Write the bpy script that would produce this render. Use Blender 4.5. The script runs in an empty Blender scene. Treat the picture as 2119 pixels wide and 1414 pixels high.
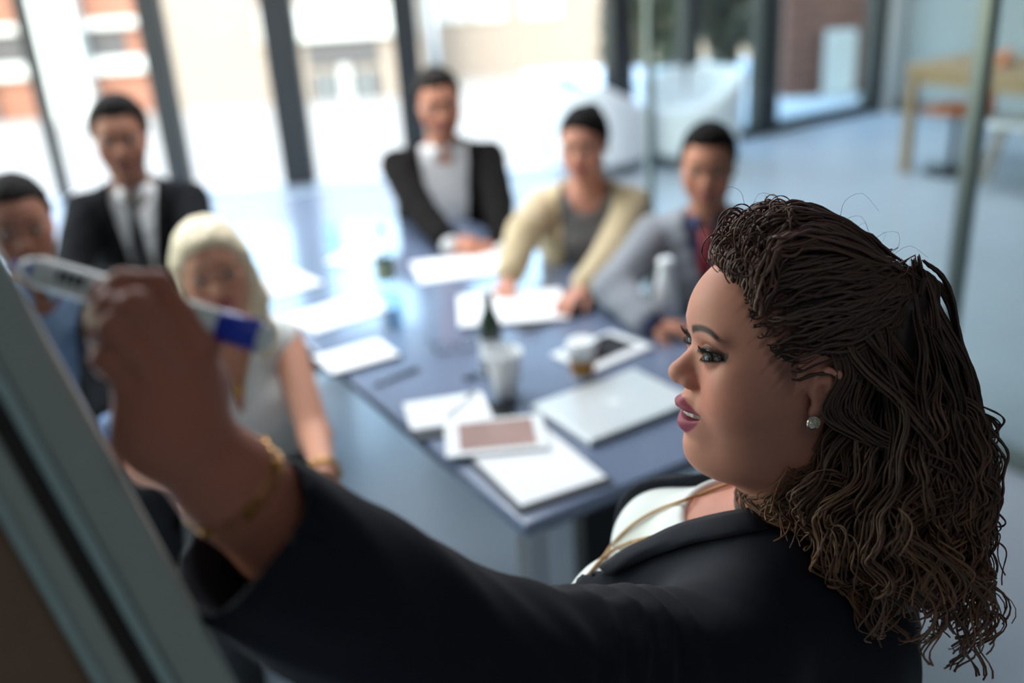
import bpy, bmesh, math, random
import numpy as np
from mathutils import Vector, Matrix

scene = bpy.context.scene
random.seed(7)
rng = np.random.default_rng(7)

# ---------------------------------------------------------------- camera
FPX = 2060.0                       # focal length in pixels of the 2119 px frame (35 mm lens)
PITCH = math.radians(23.2)
ROLL_S = 0.0635
ROLL_C = math.sqrt(1 - ROLL_S ** 2)
CAM = np.array([0, 0, 1.9])
FWD = np.array([0, math.cos(PITCH), -math.sin(PITCH)])
RU = np.array([1.0, 0, 0])
DU = np.array([0, -math.sin(PITCH), -math.cos(PITCH)])
RGT = ROLL_C * RU + ROLL_S * DU
DWN = -ROLL_S * RU + ROLL_C * DU

cam_data = bpy.data.cameras.new('camera')
cam = bpy.data.objects.new('camera', cam_data)
scene.collection.objects.link(cam)
scene.camera = cam
cam_data.sensor_width = 36.0
cam_data.lens = FPX / 2119.0 * 36.0
cam_data.clip_start = 0.05
cam_data.clip_end = 500
cam_data.dof.use_dof = True
cam_data.dof.focus_distance = 0.99
cam_data.dof.aperture_fstop = 1.7
m3 = Matrix((RGT, -DWN, -FWD)).transposed()
cam.matrix_world = Matrix.Translation(Vector(CAM)) @ m3.to_4x4()

def ray(x, y):
    return (x - 1059.5) / FPX * RGT + (y - 707.0) / FPX * DWN + FWD

def at(x, y, depth):
    """photo pixel + distance along the lens axis -> point in the room"""
    return CAM + depth * ray(x, y)

def onz(x, y, z):
    """photo pixel -> point on the horizontal plane at height z"""
    v = ray(x, y)
    return CAM + v * (z - CAM[2]) / v[2]

# ---------------------------------------------------------------- daylight, then added fill lights
world = bpy.data.worlds.new('world')
scene.world = world
world.use_nodes = True
wn = world.node_tree
wn.nodes.clear()
w_out = wn.nodes.new('ShaderNodeOutputWorld')
w_bg = wn.nodes.new('ShaderNodeBackground')
w_sky = wn.nodes.new('ShaderNodeTexSky')
w_sky.sky_type = 'NISHITA'
w_sky.sun_disc = False
w_sky.sun_elevation = math.radians(48)
w_sky.sun_rotation = math.radians(200)
w_sky.air_density = 1.6
w_sky.dust_density = 1.5
w_bg.inputs['Strength'].default_value = 0.9
wn.links.new(w_sky.outputs[0], w_bg.inputs[0])
wn.links.new(w_bg.outputs[0], w_out.inputs[0])

sun_d = bpy.data.lights.new('sun', 'SUN')
sun_d.energy = 1.4
sun_d.angle = math.radians(1.0)
sun_d.color = (1.0, 0.93, 0.84)
sun = bpy.data.objects.new('sun', sun_d)
scene.collection.objects.link(sun)
sun.rotation_euler = Vector((0.25, 0.70, -0.78)).to_track_quat('-Z', 'Y').to_euler()

def portal(name, loc, direction, sx, sy):
    d = bpy.data.lights.new(name, 'AREA')
    d.shape = 'RECTANGLE'
    d.size, d.size_y = sx, sy
    d.cycles.is_portal = True
    o = bpy.data.objects.new(name, d)
    scene.collection.objects.link(o)
    o.location = loc
    o.rotation_euler = Vector(direction).to_track_quat('-Z', 'Z').to_euler()
portal('window_portal_back', (-1.6, 8.05, 1.6), (0, -1, 0), 9.0, 3.2)
portal('window_portal_left', (-6.05, 4.1, 1.6), (1, 0, 0), 7.8, 3.2)

def fill_light(name, x, y, sx, sy, watts):  # unseen fill lights added under the ceiling, no fixtures there
    d = bpy.data.lights.new(name, 'AREA')
    d.shape = 'RECTANGLE'
    d.size, d.size_y = sx, sy
    d.energy = watts
    d.color = (0.92, 0.96, 1.0)
    o = bpy.data.objects.new(name, d)
    scene.collection.objects.link(o)
    o.location = (x, y, 2.97)
fill_light('fill_light_table', -0.6, 3.8, 1.2, 3.0, 54)  # added to lift the tabletop and its papers
fill_light('fill_light_cafe', 2.6, 7.0, 1.2, 2.4, 32)  # added fill for the far floor on the cafe side
fill_light('fill_light_front', 0.9, -0.5, 1.6, 1.4, 2.4)  # added weak fill for the presenter's near cheek, hair and jacket
fill_light('fill_light_left', -3.2, 4.4, 1.0, 4.0, 120)  # added to brighten the floor strip left of the table

scene.view_settings.view_transform = 'Standard'
scene.view_settings.look = 'None'
scene.view_settings.gamma = 1.0
scene.view_settings.use_curve_mapping = False
scene.view_settings.exposure = 1.0
scene.cycles.max_bounces = 6
scene.cycles.adaptive_threshold = 0.025
scene.cycles.transparent_max_bounces = 16
scene.cycles.caustics_reflective = False
scene.cycles.caustics_refractive = False
scene.cycles.sample_clamp_indirect = 8.0

# ---------------------------------------------------------------- helpers
COL = scene.collection

def lin(r, g, b):
    """sRGB 0-255 -> linear"""
    f = lambda c: (c / 12.92 if c <= 0.04045 else ((c + 0.055) / 1.055) ** 2.4)
    return (f(r / 255), f(g / 255), f(b / 255), 1.0)

def mat(name, color, rough=0.6, metal=0.0, spec=0.5, var=0.0, scale=20.0, bump=0.0, bscale=200.0,
        sheen=0.0, coat=0.0, attr=None, sss=0.0, stretch=None, emit=None):
    m = bpy.data.materials.new(name)
    m.use_nodes = True
    nt = m.node_tree
    b = nt.nodes['Principled BSDF']
    b.inputs['Base Color'].default_value = color
    b.inputs['Roughness'].default_value = rough
    b.inputs['Metallic'].default_value = metal
    b.inputs['Specular IOR Level'].default_value = spec
    b.inputs['Sheen Weight'].default_value = sheen
    b.inputs['Coat Weight'].default_value = coat
    if sss:
        b.inputs['Subsurface Weight'].default_value = sss
        b.inputs['Subsurface Radius'].default_value = (0.6, 0.25, 0.12)
        b.inputs['Subsurface Scale'].default_value = 0.01
    tc = nt.nodes.new('ShaderNodeTexCoord')
    src = None
    if attr:
        a = nt.nodes.new('ShaderNodeAttribute')
        a.attribute_name = attr
        src = a.outputs['Color']
    co = tc.outputs['Object']
    if stretch:
        mp = nt.nodes.new('ShaderNodeMapping')
        mp.inputs['Scale'].default_value = stretch
        nt.links.new(co, mp.inputs['Vector'])
        co = mp.outputs['Vector']
    if var > 0:
        n = nt.nodes.new('ShaderNodeTexNoise')
        n.inputs['Scale'].default_value = scale
        n.inputs['Detail'].default_value = 5.0
        nt.links.new(co, n.inputs['Vector'])
        mr = nt.nodes.new('ShaderNodeMapRange')
        mr.inputs['To Min'].default_value = 1 - var
        mr.inputs['To Max'].default_value = 1 + var
        nt.links.new(n.outputs['Fac'], mr.inputs['Value'])
        mx = nt.nodes.new('ShaderNodeVectorMath')
        mx.operation = 'SCALE'
        if src is not None:
            nt.links.new(src, mx.inputs[0])
        else:
            mx.inputs[0].default_value = color[:3]
        nt.links.new(mr.outputs['Result'], mx.inputs['Scale'])
        src = mx.outputs['Vector']
    if src is not None:
        nt.links.new(src, b.inputs['Base Color'])
    if bump > 0:
        n2 = nt.nodes.new('ShaderNodeTexNoise')
        n2.inputs['Scale'].default_value = bscale
        n2.inputs['Detail'].default_value = 3.0
        nt.links.new(co, n2.inputs['Vector'])
        bp = nt.nodes.new('ShaderNodeBump')
        bp.inputs['Strength'].default_value = bump
        bp.inputs['Distance'].default_value = 0.002
        nt.links.new(n2.outputs['Fac'], bp.inputs['Height'])
        nt.links.new(bp.outputs['Normal'], b.inputs['Normal'])
    return m

def glass_mat(name, tint=(0.93, 0.97, 0.96, 1), fac=0.02):
    """thin architectural pane: mostly see-through, some mirror"""
    m = bpy.data.materials.new(name)
    m.use_nodes = True
    nt = m.node_tree
    nt.nodes.clear()
    o = nt.nodes.new('ShaderNodeOutputMaterial')
    t = nt.nodes.new('ShaderNodeBsdfTransparent')
    t.inputs[0].default_value = tint
    g = nt.nodes.new('ShaderNodeBsdfGlossy')
    g.inputs['Roughness'].default_value = 0.02
    lw = nt.nodes.new('ShaderNodeLayerWeight')
    pw = nt.nodes.new('ShaderNodeMath')
    pw.operation = 'POWER'
    pw.inputs[1].default_value = 5.0
    nt.links.new(lw.outputs['Facing'], pw.inputs[0])
    fr = nt.nodes.new('ShaderNodeMapRange')
    fr.inputs['To Min'].default_value = fac
    fr.inputs['To Max'].default_value = 0.5
    nt.links.new(pw.outputs[0], fr.inputs['Value'])
    mix = nt.nodes.new('ShaderNodeMixShader')
    nt.links.new(fr.outputs[0], mix.inputs[0])
    nt.links.new(t.outputs[0], mix.inputs[1])
    nt.links.new(g.outputs[0], mix.inputs[2])
    nt.links.new(mix.outputs[0], o.inputs[0])
    return m

def mesh_np(name, verts, faces, material=None, parent=None, smooth=True, colors=None):
    """faces: int array (n,3|4) or list of tuples"""
    me = bpy.data.meshes.new(name)
    verts = np.asarray(verts, dtype=np.float32)
    if isinstance(faces, np.ndarray):
        k = faces.shape[1]
        me.vertices.add(len(verts))
        me.vertices.foreach_set('co', verts.ravel())
        me.loops.add(faces.size)
        me.loops.foreach_set('vertex_index', faces.astype(np.int32).ravel())
        me.polygons.add(len(faces))
        me.polygons.foreach_set('loop_start', np.arange(0, faces.size, k, dtype=np.int32))
        me.update(calc_edges=True)
    else:
        me.from_pydata([tuple(map(float, v)) for v in verts], [], [tuple(f) for f in faces])
        me.update()
    if smooth:
        me.polygons.foreach_set('use_smooth', np.ones(len(me.polygons), dtype=bool))
    if colors is not None:
        ca = me.color_attributes.new('Col', 'FLOAT_COLOR', 'POINT')
        c4 = np.ones((len(verts), 4), dtype=np.float32)
        c4[:, :3] = colors
        ca.data.foreach_set('color', c4.ravel())
    o = bpy.data.objects.new(name, me)
    COL.objects.link(o)
    if material:
        me.materials.append(material)
    if parent is not None:
        adopt(o, parent)
    return o

def adopt(o, parent):
    """parent o (whose geometry is in world space) keeping it in place"""
    o.parent = parent
    o.matrix_parent_inverse = world_of(parent).inverted()

def world_of(o):
    m = o.matrix_basis.copy()
    if o.parent:
        m = world_of(o.parent) @ o.matrix_parent_inverse @ m
    return m

def tag(o, label, category, group=None):
    o['label'] = label
    o['category'] = category
    if group:
        o['group'] = group
    return o

def thing(name, loc, label, category, group=None):
    o = bpy.data.objects.new(name, None)
    COL.objects.link(o)
    o.empty_display_size = 0.1
    o.location = tuple(map(float, loc))
    return tag(o, label, category, group)

def struct(o):
    o['kind'] = 'structure'
    return o

class MB:
    """collects boxes, prisms, tubes and lathes in world space and links them as one mesh"""
    def __init__(s):
        s.v, s.f = [], []
    def add(s, vs, fs):
        b = len(s.v)
        s.v += [tuple(map(float, v)) for v in vs]
        s.f += [tuple(i + b for i in f) for f in fs]
        return s
    def box(s, c, half, ax=None):
        """c centre, half sizes, ax = 3 axes"""
        c = np.asarray(c, float)
        A = np.eye(3) if ax is None else np.asarray(ax, float)
        vs = [c + sx * half[0] * A[0] + sy * half[1] * A[1] + sz * half[2] * A[2]
              for sz in (-1, 1) for sy in (-1, 1) for sx in (-1, 1)]
        return s.add(vs, [(0, 2, 3, 1), (4, 5, 7, 6), (0, 1, 5, 4), (2, 6, 7, 3), (0, 4, 6, 2), (1, 3, 7, 5)])
    def prism(s, poly, axis_vec):
        """polygon (list of 3d points) extruded by axis_vec"""
        n = len(poly)
        poly = [np.asarray(q, float) for q in poly]
        vs = poly + [q + np.asarray(axis_vec, float) for q in poly]
        fs = [tuple(range(n))[::-1], tuple(range(n, 2 * n))]
        fs += [(i, (i + 1) % n, n + (i + 1) % n, n + i) for i in range(n)]
        return s.add(vs, fs)
    def lathe(s, c, prof, seg=28, ax=None, caps=True):
        """prof = [(radius, height)...] round the third axis"""
        c = np.asarray(c, float)
        A = np.eye(3) if ax is None else np.asarray(ax, float)
        vs = []
        for r, h in prof:
            for k in range(seg):
                a = 2 * math.pi * k / seg
                vs.append(c + r * math.cos(a) * A[0] + r * math.sin(a) * A[1] + h * A[2])
        fs = []
        for i in range(len(prof) - 1):
            for k in range(seg):
                k2 = (k + 1) % seg
                fs.append((i * seg + k, i * seg + k2, (i + 1) * seg + k2, (i + 1) * seg + k))
        if caps:
            fs.append(tuple(range(seg))[::-1])
            n = (len(prof) - 1) * seg
            fs.append(tuple(n + k for k in range(seg)))
        return s.add(vs, fs)
    def tube(s, pts, r, sides=8):
        v, f = tube_arrays([np.asarray(p, float) for p in pts], r, sides)
        return s.add(v, [tuple(q) for q in f])
    def build(s, name, material, parent=None, smooth=False, bevel=0.0, seg=2, auto=True):
        o = mesh_np(name, s.v, s.f, material, None, smooth)
        bm = bmesh.new()
        bm.from_mesh(o.data)
        bmesh.ops.recalc_face_normals(bm, faces=bm.faces)
        bm.to_mesh(o.data)
        bm.free()
        if bevel > 0:
            md = o.modifiers.new('bevel', 'BEVEL')
            md.width = bevel
            md.segments = seg
            md.limit_method = 'ANGLE'
            md.angle_limit = math.radians(40)
        if smooth and auto:
            try:
                o.data.set_sharp_from_angle(angle=math.radians(45))
            except Exception:
                pass
        if parent is not None:
            adopt(o, parent)
        return o

def frames(pts):
    pts = np.asarray(pts, float)
    t = np.gradient(pts, axis=0)
    t /= np.linalg.norm(t, axis=1)[:, None] + 1e-12
    n = np.zeros_like(t)
    ref = np.array([0.3, 0.2, 1.0]) if abs(t[0] @ np.array([0, 0, 1.0])) < 0.9 else np.array([1.0, 0.2, 0.1])
    v = ref - (ref @ t[0]) * t[0]
    n[0] = v / np.linalg.norm(v)
    for i in range(1, len(pts)):
        v = n[i - 1] - (n[i - 1] @ t[i]) * t[i]
        n[i] = v / (np.linalg.norm(v) + 1e-12)
    return t, n, np.cross(t, n)

def tube_arrays(pts, r, sides=6, cap=True):
    pts = np.asarray(pts, float)
    m = len(pts)
    r = np.broadcast_to(np.asarray(r, float), (m,))
    t, n, b = frames(pts)
    a = np.arange(sides) * 2 * math.pi / sides
    ring = np.cos(a)[None, :, None] * n[:, None, :] + np.sin(a)[None, :, None] * b[:, None, :]
    v = (pts[:, None, :] + r[:, None, None] * ring).reshape(-1, 3)
    i = np.arange(m - 1)[:, None] * sides
    k = np.arange(sides)[None, :]
    k2 = (k + 1) % sides
    f = np.stack([i + k, i + k2, i + sides + k2, i + sides + k], -1).reshape(-1, 4)
    return v, f

def tubes_mesh(name, strands, material, parent, sides=5, colors=None):
    """strands = list of (pts, radii[, colours per point]) joined into one mesh"""
    V, F, Cc, base = [], [], [], 0
    for st in strands:
        v, f = tube_arrays(st[0], st[1], sides)
        V.append(v)
        F.append(f + base)
        base += len(v)
        if len(st) > 2:
            Cc.append(np.repeat(np.asarray(st[2]), sides, axis=0))
    return mesh_np(name, np.concatenate(V), np.concatenate(F), material, parent, True,
                   np.concatenate(Cc) if Cc else None)

def spline(pts, n):
    """Catmull-Rom through pts, n samples"""
    P = np.asarray(pts, float)
    P = np.vstack([2 * P[0] - P[1], P, 2 * P[-1] - P[-2]])
    u = np.linspace(0, len(P) - 3 - 1e-9, n)
    i = u.astype(int)
    t = (u - i)[:, None]
    p0, p1, p2, p3 = P[i], P[i + 1], P[i + 2], P[i + 3]
    return 0.5 * ((2 * p1) + (-p0 + p2) * t + (2 * p0 - 5 * p1 + 4 * p2 - p3) * t ** 2 + (-p0 + 3 * p1 - 3 * p2 + p3) * t ** 3)

# ---------------------------------------------------------------- signed distance modelling
def ell(p, c, r):
    q = p - np.asarray(c, np.float32)
    r = np.asarray(r, np.float32)
    k0 = np.sqrt(((q / r) ** 2).sum(1)) + 1e-9
    k1 = np.sqrt(((q / (r * r)) ** 2).sum(1)) + 1e-9
    return k0 * (k0 - 1) / k1

def cap(p, a, b, ra, rb=None):
    rb = ra if rb is None else rb
    a = np.asarray(a, np.float32)
    b = np.asarray(b, np.float32)
    ba = b - a
    pa = p - a
    t = np.clip((pa @ ba) / (ba @ ba + 1e-12), 0, 1)
    return np.sqrt(((pa - t[:, None] * ba) ** 2).sum(1)) - (ra + (rb - ra) * t)

def smin(a, b, k):
    h = np.clip(0.5 + 0.5 * (b - a) / k, 0, 1)
    return b + (a - b) * h - k * h * (1 - h)

def smax(a, b, k):
    return -smin(-a, -b, k)

def gau(p, c, s):
    q = (p - np.asarray(c, np.float32)) / np.asarray(s, np.float32)
    return np.exp(-(q * q).sum(1))

def chain(p, pts, radii, k=0.004):
    d = None
    for i in range(len(pts) - 1):
        e = cap(p, pts[i], pts[i + 1], radii[i], radii[i + 1])
        d = e if d is None else smin(d, e, k)
    return d

def surface(fn, lo, hi, h, coarse=4, slack=1.6):
    """surface nets of fn<0 inside the box lo..hi; returns verts, quads"""
    lo = np.asarray(lo, np.float64)
    hi = np.asarray(hi, np.float64)
    nb = np.ceil((hi - lo) / (h * coarse)).astype(int)
    n = nb * coarse
    gx = [lo[i] + (np.arange(nb[i]) + 0.5) * h * coarse for i in range(3)]
    Pc = np.stack(np.meshgrid(*gx, indexing='ij'), -1).reshape(-1, 3).astype(np.float32)
    dc = fn(Pc).reshape(nb)
    act = np.abs(dc) < coarse * h * 0.87 * slack
    vol = np.repeat(np.repeat(np.repeat(dc, coarse, 0), coarse, 1), coarse, 2).astype(np.float32)
    bi = np.argwhere(act)
    off = np.stack(np.meshgrid(*[np.arange(coarse)] * 3, indexing='ij'), -1).reshape(-1, 3)
    for s in range(0, len(bi), 6000):
        ii = (bi[s:s + 6000, None, :] * coarse + off[None]).reshape(-1, 3)
        vol[ii[:, 0], ii[:, 1], ii[:, 2]] = fn((lo + (ii + 0.5) * h).astype(np.float32))
    vol[0], vol[-1] = 1, 1
    vol[:, 0], vol[:, -1] = 1, 1
    vol[:, :, 0], vol[:, :, -1] = 1, 1
    neg = vol < 0
    cnt = np.zeros(np.array(n) - 1, np.int8)
    for a in (0, 1):
        for b in (0, 1):
            for c in (0, 1):
                cnt += neg[a:n[0] - 1 + a, b:n[1] - 1 + b, c:n[2] - 1 + c]
    cells = np.argwhere((cnt > 0) & (cnt < 8))
    idm = np.full(np.array(n) - 1, -1, np.int32)
    idm[cells[:, 0], cells[:, 1], cells[:, 2]] = np.arange(len(cells))
    corners = [(a, b, c) for a in (0, 1) for b in (0, 1) for c in (0, 1)]
    val = np.stack([vol[cells[:, 0] + a, cells[:, 1] + b, cells[:, 2] + c] for a, b, c in corners], 1)
    acc = np.zeros((len(cells), 3))
    num = np.zeros(len(cells))
    for i, ca in enumerate(corners):
        for ax in range(3):
            if ca[ax] == 0:
                cb = list(ca)
                cb[ax] = 1
                j = corners.index(tuple(cb))
                va, vb = val[:, i], val[:, j]
                m = (va < 0) != (vb < 0)
                t = np.where(m, va / np.where(m, va - vb, 1), 0)
                pos = np.tile(np.array(ca, float), (len(cells), 1))
                pos[:, ax] = t
                acc += pos * m[:, None]
                num += m
    verts = lo + (cells + acc / num[:, None] + 0.5) * h
    quads = []
    for ax in range(3):
        sl0 = [slice(None)] * 3
        sl1 = [slice(None)] * 3
        sl0[ax] = slice(0, n[ax] - 1)
        sl1[ax] = slice(1, n[ax])
        a, b = neg[tuple(sl0)], neg[tuple(sl1)]
        e = np.argwhere(a != b)
        u, w = (ax + 1) % 3, (ax + 2) % 3
        ok = (e[:, u] > 0) & (e[:, w] > 0) & (e[:, u] < n[u] - 1) & (e[:, w] < n[w] - 1)
        e = e[ok]
        fl = a[e[:, 0], e[:, 1], e[:, 2]]
        def idx(du, dw):
            q = e.copy()
            q[:, u] += du
            q[:, w] += dw
            return idm[q[:, 0], q[:, 1], q[:, 2]]
        q = np.stack([idx(-1, -1), idx(0, -1), idx(0, 0), idx(-1, 0)], 1)
        q[~fl] = q[~fl][:, ::-1]
        quads.append(q)
    quads = np.concatenate(quads)
    quads = quads[(quads >= 0).all(1)]
    return verts, quads

def sdf_object(name, fn, lo, hi, h, material, parent, xf=None, colfn=None, coarse=4):
    """mesh of fn; xf = (R, T) turns local to world"""
    v, q = surface(fn, lo, hi, h, coarse)
    cols = colfn(v.astype(np.float32)) if colfn else None
    if xf is not None:
        v = v @ np.asarray(xf[0]).T + np.asarray(xf[1])
    return mesh_np(name, v, q, material, parent, True, cols)
# ---------------------------------------------------------------- shared materials
M_EYEWHITE = mat('eye_white', (0.36, 0.33, 0.31, 1), 0.2, spec=0.35)
M_PUPIL = mat('pupil_black', (0.004, 0.004, 0.004, 1), 0.06, spec=0.5, coat=0.6)
M_SKIN = mat('skin', (0.3, 0.15, 0.1, 1), 0.5, spec=0.24, attr='Col', var=0.06, scale=90, bump=0.06, bscale=900, sss=0.0)
# ---------------------------------------------------------------- the room
U2 = np.array([0.8616, 0.5075, 0.0])      # across the table / along the right-hand glazing
V2 = np.array([-0.5075, 0.8616, 0.0])     # along the table / along the glass partition
UP = np.array([0, 0, 1.0])
AXT = [U2, V2, UP]

def on_line(px, py, A, B):
    """photo pixel -> point (plan view) on the vertical plane through A-B"""
    A, B = np.array(A, float), np.array(B, float)
    n = np.array([-(B - A)[1], (B - A)[0]])
    v = ray(px, py)
    t = ((A - CAM[:2]) @ n) / (v[:2] @ n)
    return CAM + v * t

M_FLOOR = mat('polished_concrete', lin(174, 182, 192), 0.27, spec=0.4, coat=0.0, var=0.10, scale=1.6, bump=0.03, bscale=30)
M_CEIL = mat('ceiling_paint', lin(128, 130, 132), 0.9)
M_WALLG = mat('grey_wall_paint', lin(142, 148, 150), 0.85, var=0.03, scale=3)
M_WALLD = mat('charcoal_wall_paint', lin(70, 72, 75), 0.85, var=0.03, scale=3)
M_FRAME = mat('black_window_frame', lin(28, 32, 36), 0.45, var=0.05, scale=8)
M_GLASS = glass_mat('window_glass', fac=0.003)
M_PART = glass_mat('partition_glass', (0.92, 0.96, 0.95, 1), 0.002)
M_WHITEP = mat('white_paint', lin(225, 228, 228), 0.6, var=0.03, scale=4)

FLOORP = [(-6, -3), (6.7, -3), (6.7, 4.2), (3.62, 9.46), (1.0, 7.95), (-6, 7.95)]
fb = MB().prism([(x, y, -0.25) for x, y in FLOORP], (0, 0, 0.25))
struct(fb.build('floor', M_FLOOR))
cb = MB().prism([(x, y, 3.0) for x, y in [(-6.6, -3.2), (7, -3.2), (7, 10.2), (1.0, 8.5), (-6.6, 8.5)]], (0, 0, 0.3))
struct(cb.build('ceiling', M_CEIL))
struct(MB().box((0.35, -3.1, 1.5), (6.45, 0.1, 1.5)).build('wall_back', M_WALLG))
struct(MB().box((6.8, 0.6, 1.5), (0.1, 3.7, 1.5)).build('wall_right', M_WALLG))
# slanting wall behind the cafe tables
a, b = np.array([3.66, 9.5, 0]), np.array([6.75, 4.25, 0])
dr = (b - a) / np.linalg.norm(b - a)
nr = np.array([-dr[1], dr[0], 0])
struct(MB().box((a + b) / 2 + UP * 1.5 + nr * 0.1, (np.linalg.norm(b - a) / 2, 0.1, 1.5), [dr, nr, UP]).build('wall_far_right', M_WALLG))
struct(MB().box((a + b) / 2 + UP * 0.05 - nr * 0.012, (np.linalg.norm(b - a) / 2, 0.012, 0.05), [dr, nr, UP]).build('baseboard_right', M_WALLD))
struct(MB().box(a + UP * 1.5 - nr * 0.06 + dr * 0.07, (0.07, 0.05, 1.5), [dr, nr, UP]).build('trim_1', M_WHITEP))

# far glazing: black mullions, panes between them
Y0 = 7.95
def glazing(name, A, B, posts, widths, depth=0.12, h=3.0, rail=0.05, rm=None):
    A, B = np.array([*A, 0.0]), np.array([*B, 0.0])
    L = np.linalg.norm(B - A)
    d = (B - A) / L
    n = np.array([-d[1], d[0], 0])
    root = MB().box((A + B) / 2 + UP * rail / 2, (L / 2, depth / 2, rail / 2), [d, n, UP])
    root.box((A + B) / 2 + UP * (h - 0.06), (L / 2, depth / 2, 0.06), [d, n, UP])
    root = struct(root.build(name, rm or M_FRAME))
    ts = []
    for q, w in zip(posts, widths):
        t = (np.array([q[0], q[1], 0]) - A) @ d
        ts.append((t, w))
        MB().box(A + d * t + UP * h / 2, (w / 2, depth / 2 + 0.01, h / 2 - 0.001), [d, n, UP]).build('mullion', M_FRAME, root, bevel=0.006)
    e = [0.0] + [t for t, w in ts] + [L]
    for i in range(len(e) - 1):
        if e[i + 1] - e[i] > 0.1:
            MB().box(A + d * (e[i] + e[i + 1]) / 2 + UP * h / 2, ((e[i + 1] - e[i]) / 2 - 0.03, 0.006, h / 2 - 0.06), [d, n, UP]).build('pane', M_GLASS, root)
    return root
LA, LB = (-6.0, Y0), (1.0, Y0)
pl = [on_line(x, 60, LA, LB) for x in (52, 316, 578, 838)]
glazing('window_1', LA, LB, [(-5.0, Y0)] + pl + [(0.97, Y0)], [0.09, 0.07, 0.18, 0.25, 0.19, 0.12], rail=0.02, rm=M_WHITEP)  # white rails: window glare put into their colour
RA, RB = (1.0, Y0), (3.62, 9.46)
pr_ = [on_line(x, 60, RA, RB) for x in (1278, 1424, 1585, 1818)]
glazing('window_2', RA, RB, pr_, [0.20, 0.15, 0.24, 0.20], rail=0.08)
glazing('window_3', (-6.0, 0.2), (-6.0, Y0), [(-6, y) for y in (0.3, 1.4, 2.9, 4.5, 6.1, 7.7)], [0.12] * 6)
struct(MB().box((-6.1, -1.4, 1.5), (0.1, 1.6, 1.5)).build('wall_left_light_block', M_WALLD))  # unseen stretch of wall, added to cut daylight on camera-facing sides

# glass partition parallel to the table
PA = onz(2119, 975, 0.0)[:2]
PB = onz(1345, 632, 0.0)[:2]
pd = np.array([*(PB - PA), 0.0])
pd /= np.linalg.norm(pd)
pn = np.array([-pd[1], pd[0], 0])
P3 = np.array([*PA, 0.0])
M_POST = mat('brushed_grey_metal', lin(120, 130, 128), 0.35, metal=0.6, var=0.04, scale=30)
LP = np.linalg.norm(PB - PA)
root = MB().box(P3 + pd * (LP / 2 - 1.0) + UP * 0.03, (LP / 2 + 1.0, 0.03, 0.03), [pd, pn, UP]).build('partition_rail', M_POST, bevel=0.004)
tag(root, 'clear glass partition with thin grey metal posts beside the meeting table', 'glass partition')
root.name = 'glass_partition'
tj = (on_line(2050, 0, PA, PB)[:2] - PA) @ pd[:2]
for t, w in ((LP, 0.036), (tj, 0.05), (-2.0, 0.05)):
    MB().box(P3 + pd * t + UP * 1.33, (w / 2, w / 2, 1.30), [pd, pn, UP]).build('post', M_POST, root, bevel=0.005)
for t0, t1 in ((-2.0, tj), (tj, LP)):
    MB().box(P3 + pd * (t0 + t1) / 2 + UP * 1.34, ((t1 - t0) / 2 - 0.026, 0.006, 1.28), [pd, pn, UP]).build('pane', M_PART, root)

# ---------------------------------------------------------------- outside
M_STREET = mat('sunlit_paving', lin(134, 126, 118), 0.85, var=0.08, scale=0.7)
M_TERR = mat('terrace_paving', lin(176, 184, 192), 0.6, var=0.06, scale=1.5)
struct(MB().box((0, 60, -3.1), (60, 51.5, 0.1)).build('street', M_STREET))
TP = [(1.02, 8.03), (3.64, 9.54), (8.5, 12), (8.5, 13.5), (0.4, 13.5), (0.4, 8.03)]
struct(MB().prism([(x, y, -0.3) for x, y in TP], (0, 0, 0.27)).build('terrace', M_TERR))

def brick_mat(name, c1, c2, mortar, scale):
    m = mat(name, c1, 0.85)
    nt = m.node_tree
    b = nt.nodes['Principled BSDF']
    tc = nt.nodes['Texture Coordinate']
    mp = nt.nodes.new('ShaderNodeMapping')
    mp.inputs['Rotation'].default_value = (math.radians(90), 0, 0)
    br = nt.nodes.new('ShaderNodeTexBrick')
    br.inputs['Color1'].default_value = c1
    br.inputs['Color2'].default_value = c2
    br.inputs['Mortar'].default_value = mortar
    br.inputs['Scale'].default_value = scale
    br.inputs['Mortar Size'].default_value = 0.012
    nt.links.new(tc.outputs['Object'], mp.inputs['Vector'])
    nt.links.new(mp.outputs['Vector'], br.inputs['Vector'])
    nt.links.new(br.outputs['Color'], b.inputs['Base Color'])
    bp = nt.nodes.new('ShaderNodeBump')
    bp.inputs['Strength'].default_value = 0.4
    bp.inputs['Distance'].default_value = 0.01
    bp.invert = True
    nt.links.new(br.outputs['Fac'], bp.inputs['Height'])
    nt.links.new(bp.outputs['Normal'], b.inputs['Normal'])
    return m
M_BRICKFAR = brick_mat('peach_brick', lin(128, 80, 60), lin(116, 70, 52), lin(136, 112, 98), 2.3)
M_BRICKFAR2 = brick_mat('cream_brick', lin(126, 112, 101), lin(120, 105, 94), lin(128, 118, 108), 2.3)
M_BRICK = brick_mat('red_brown_brick', lin(104, 66, 56), lin(90, 56, 48), lin(110, 94, 86), 2.3)
M_DARKWIN = mat('dark_window_glass', lin(48, 50, 54), 0.5)  # dark grey glass, one even colour
M_SHUT = mat('grey_shutter', lin(62, 58, 58), 0.7, var=0.05, scale=6)

def ony(px, py, Y):
    v = ray(px, py)
    return CAM + v * (Y - CAM[1]) / v[1]

M_WHITEO = mat('facade_white', lin(168, 166, 162), 0.7, var=0.03, scale=2)
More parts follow.
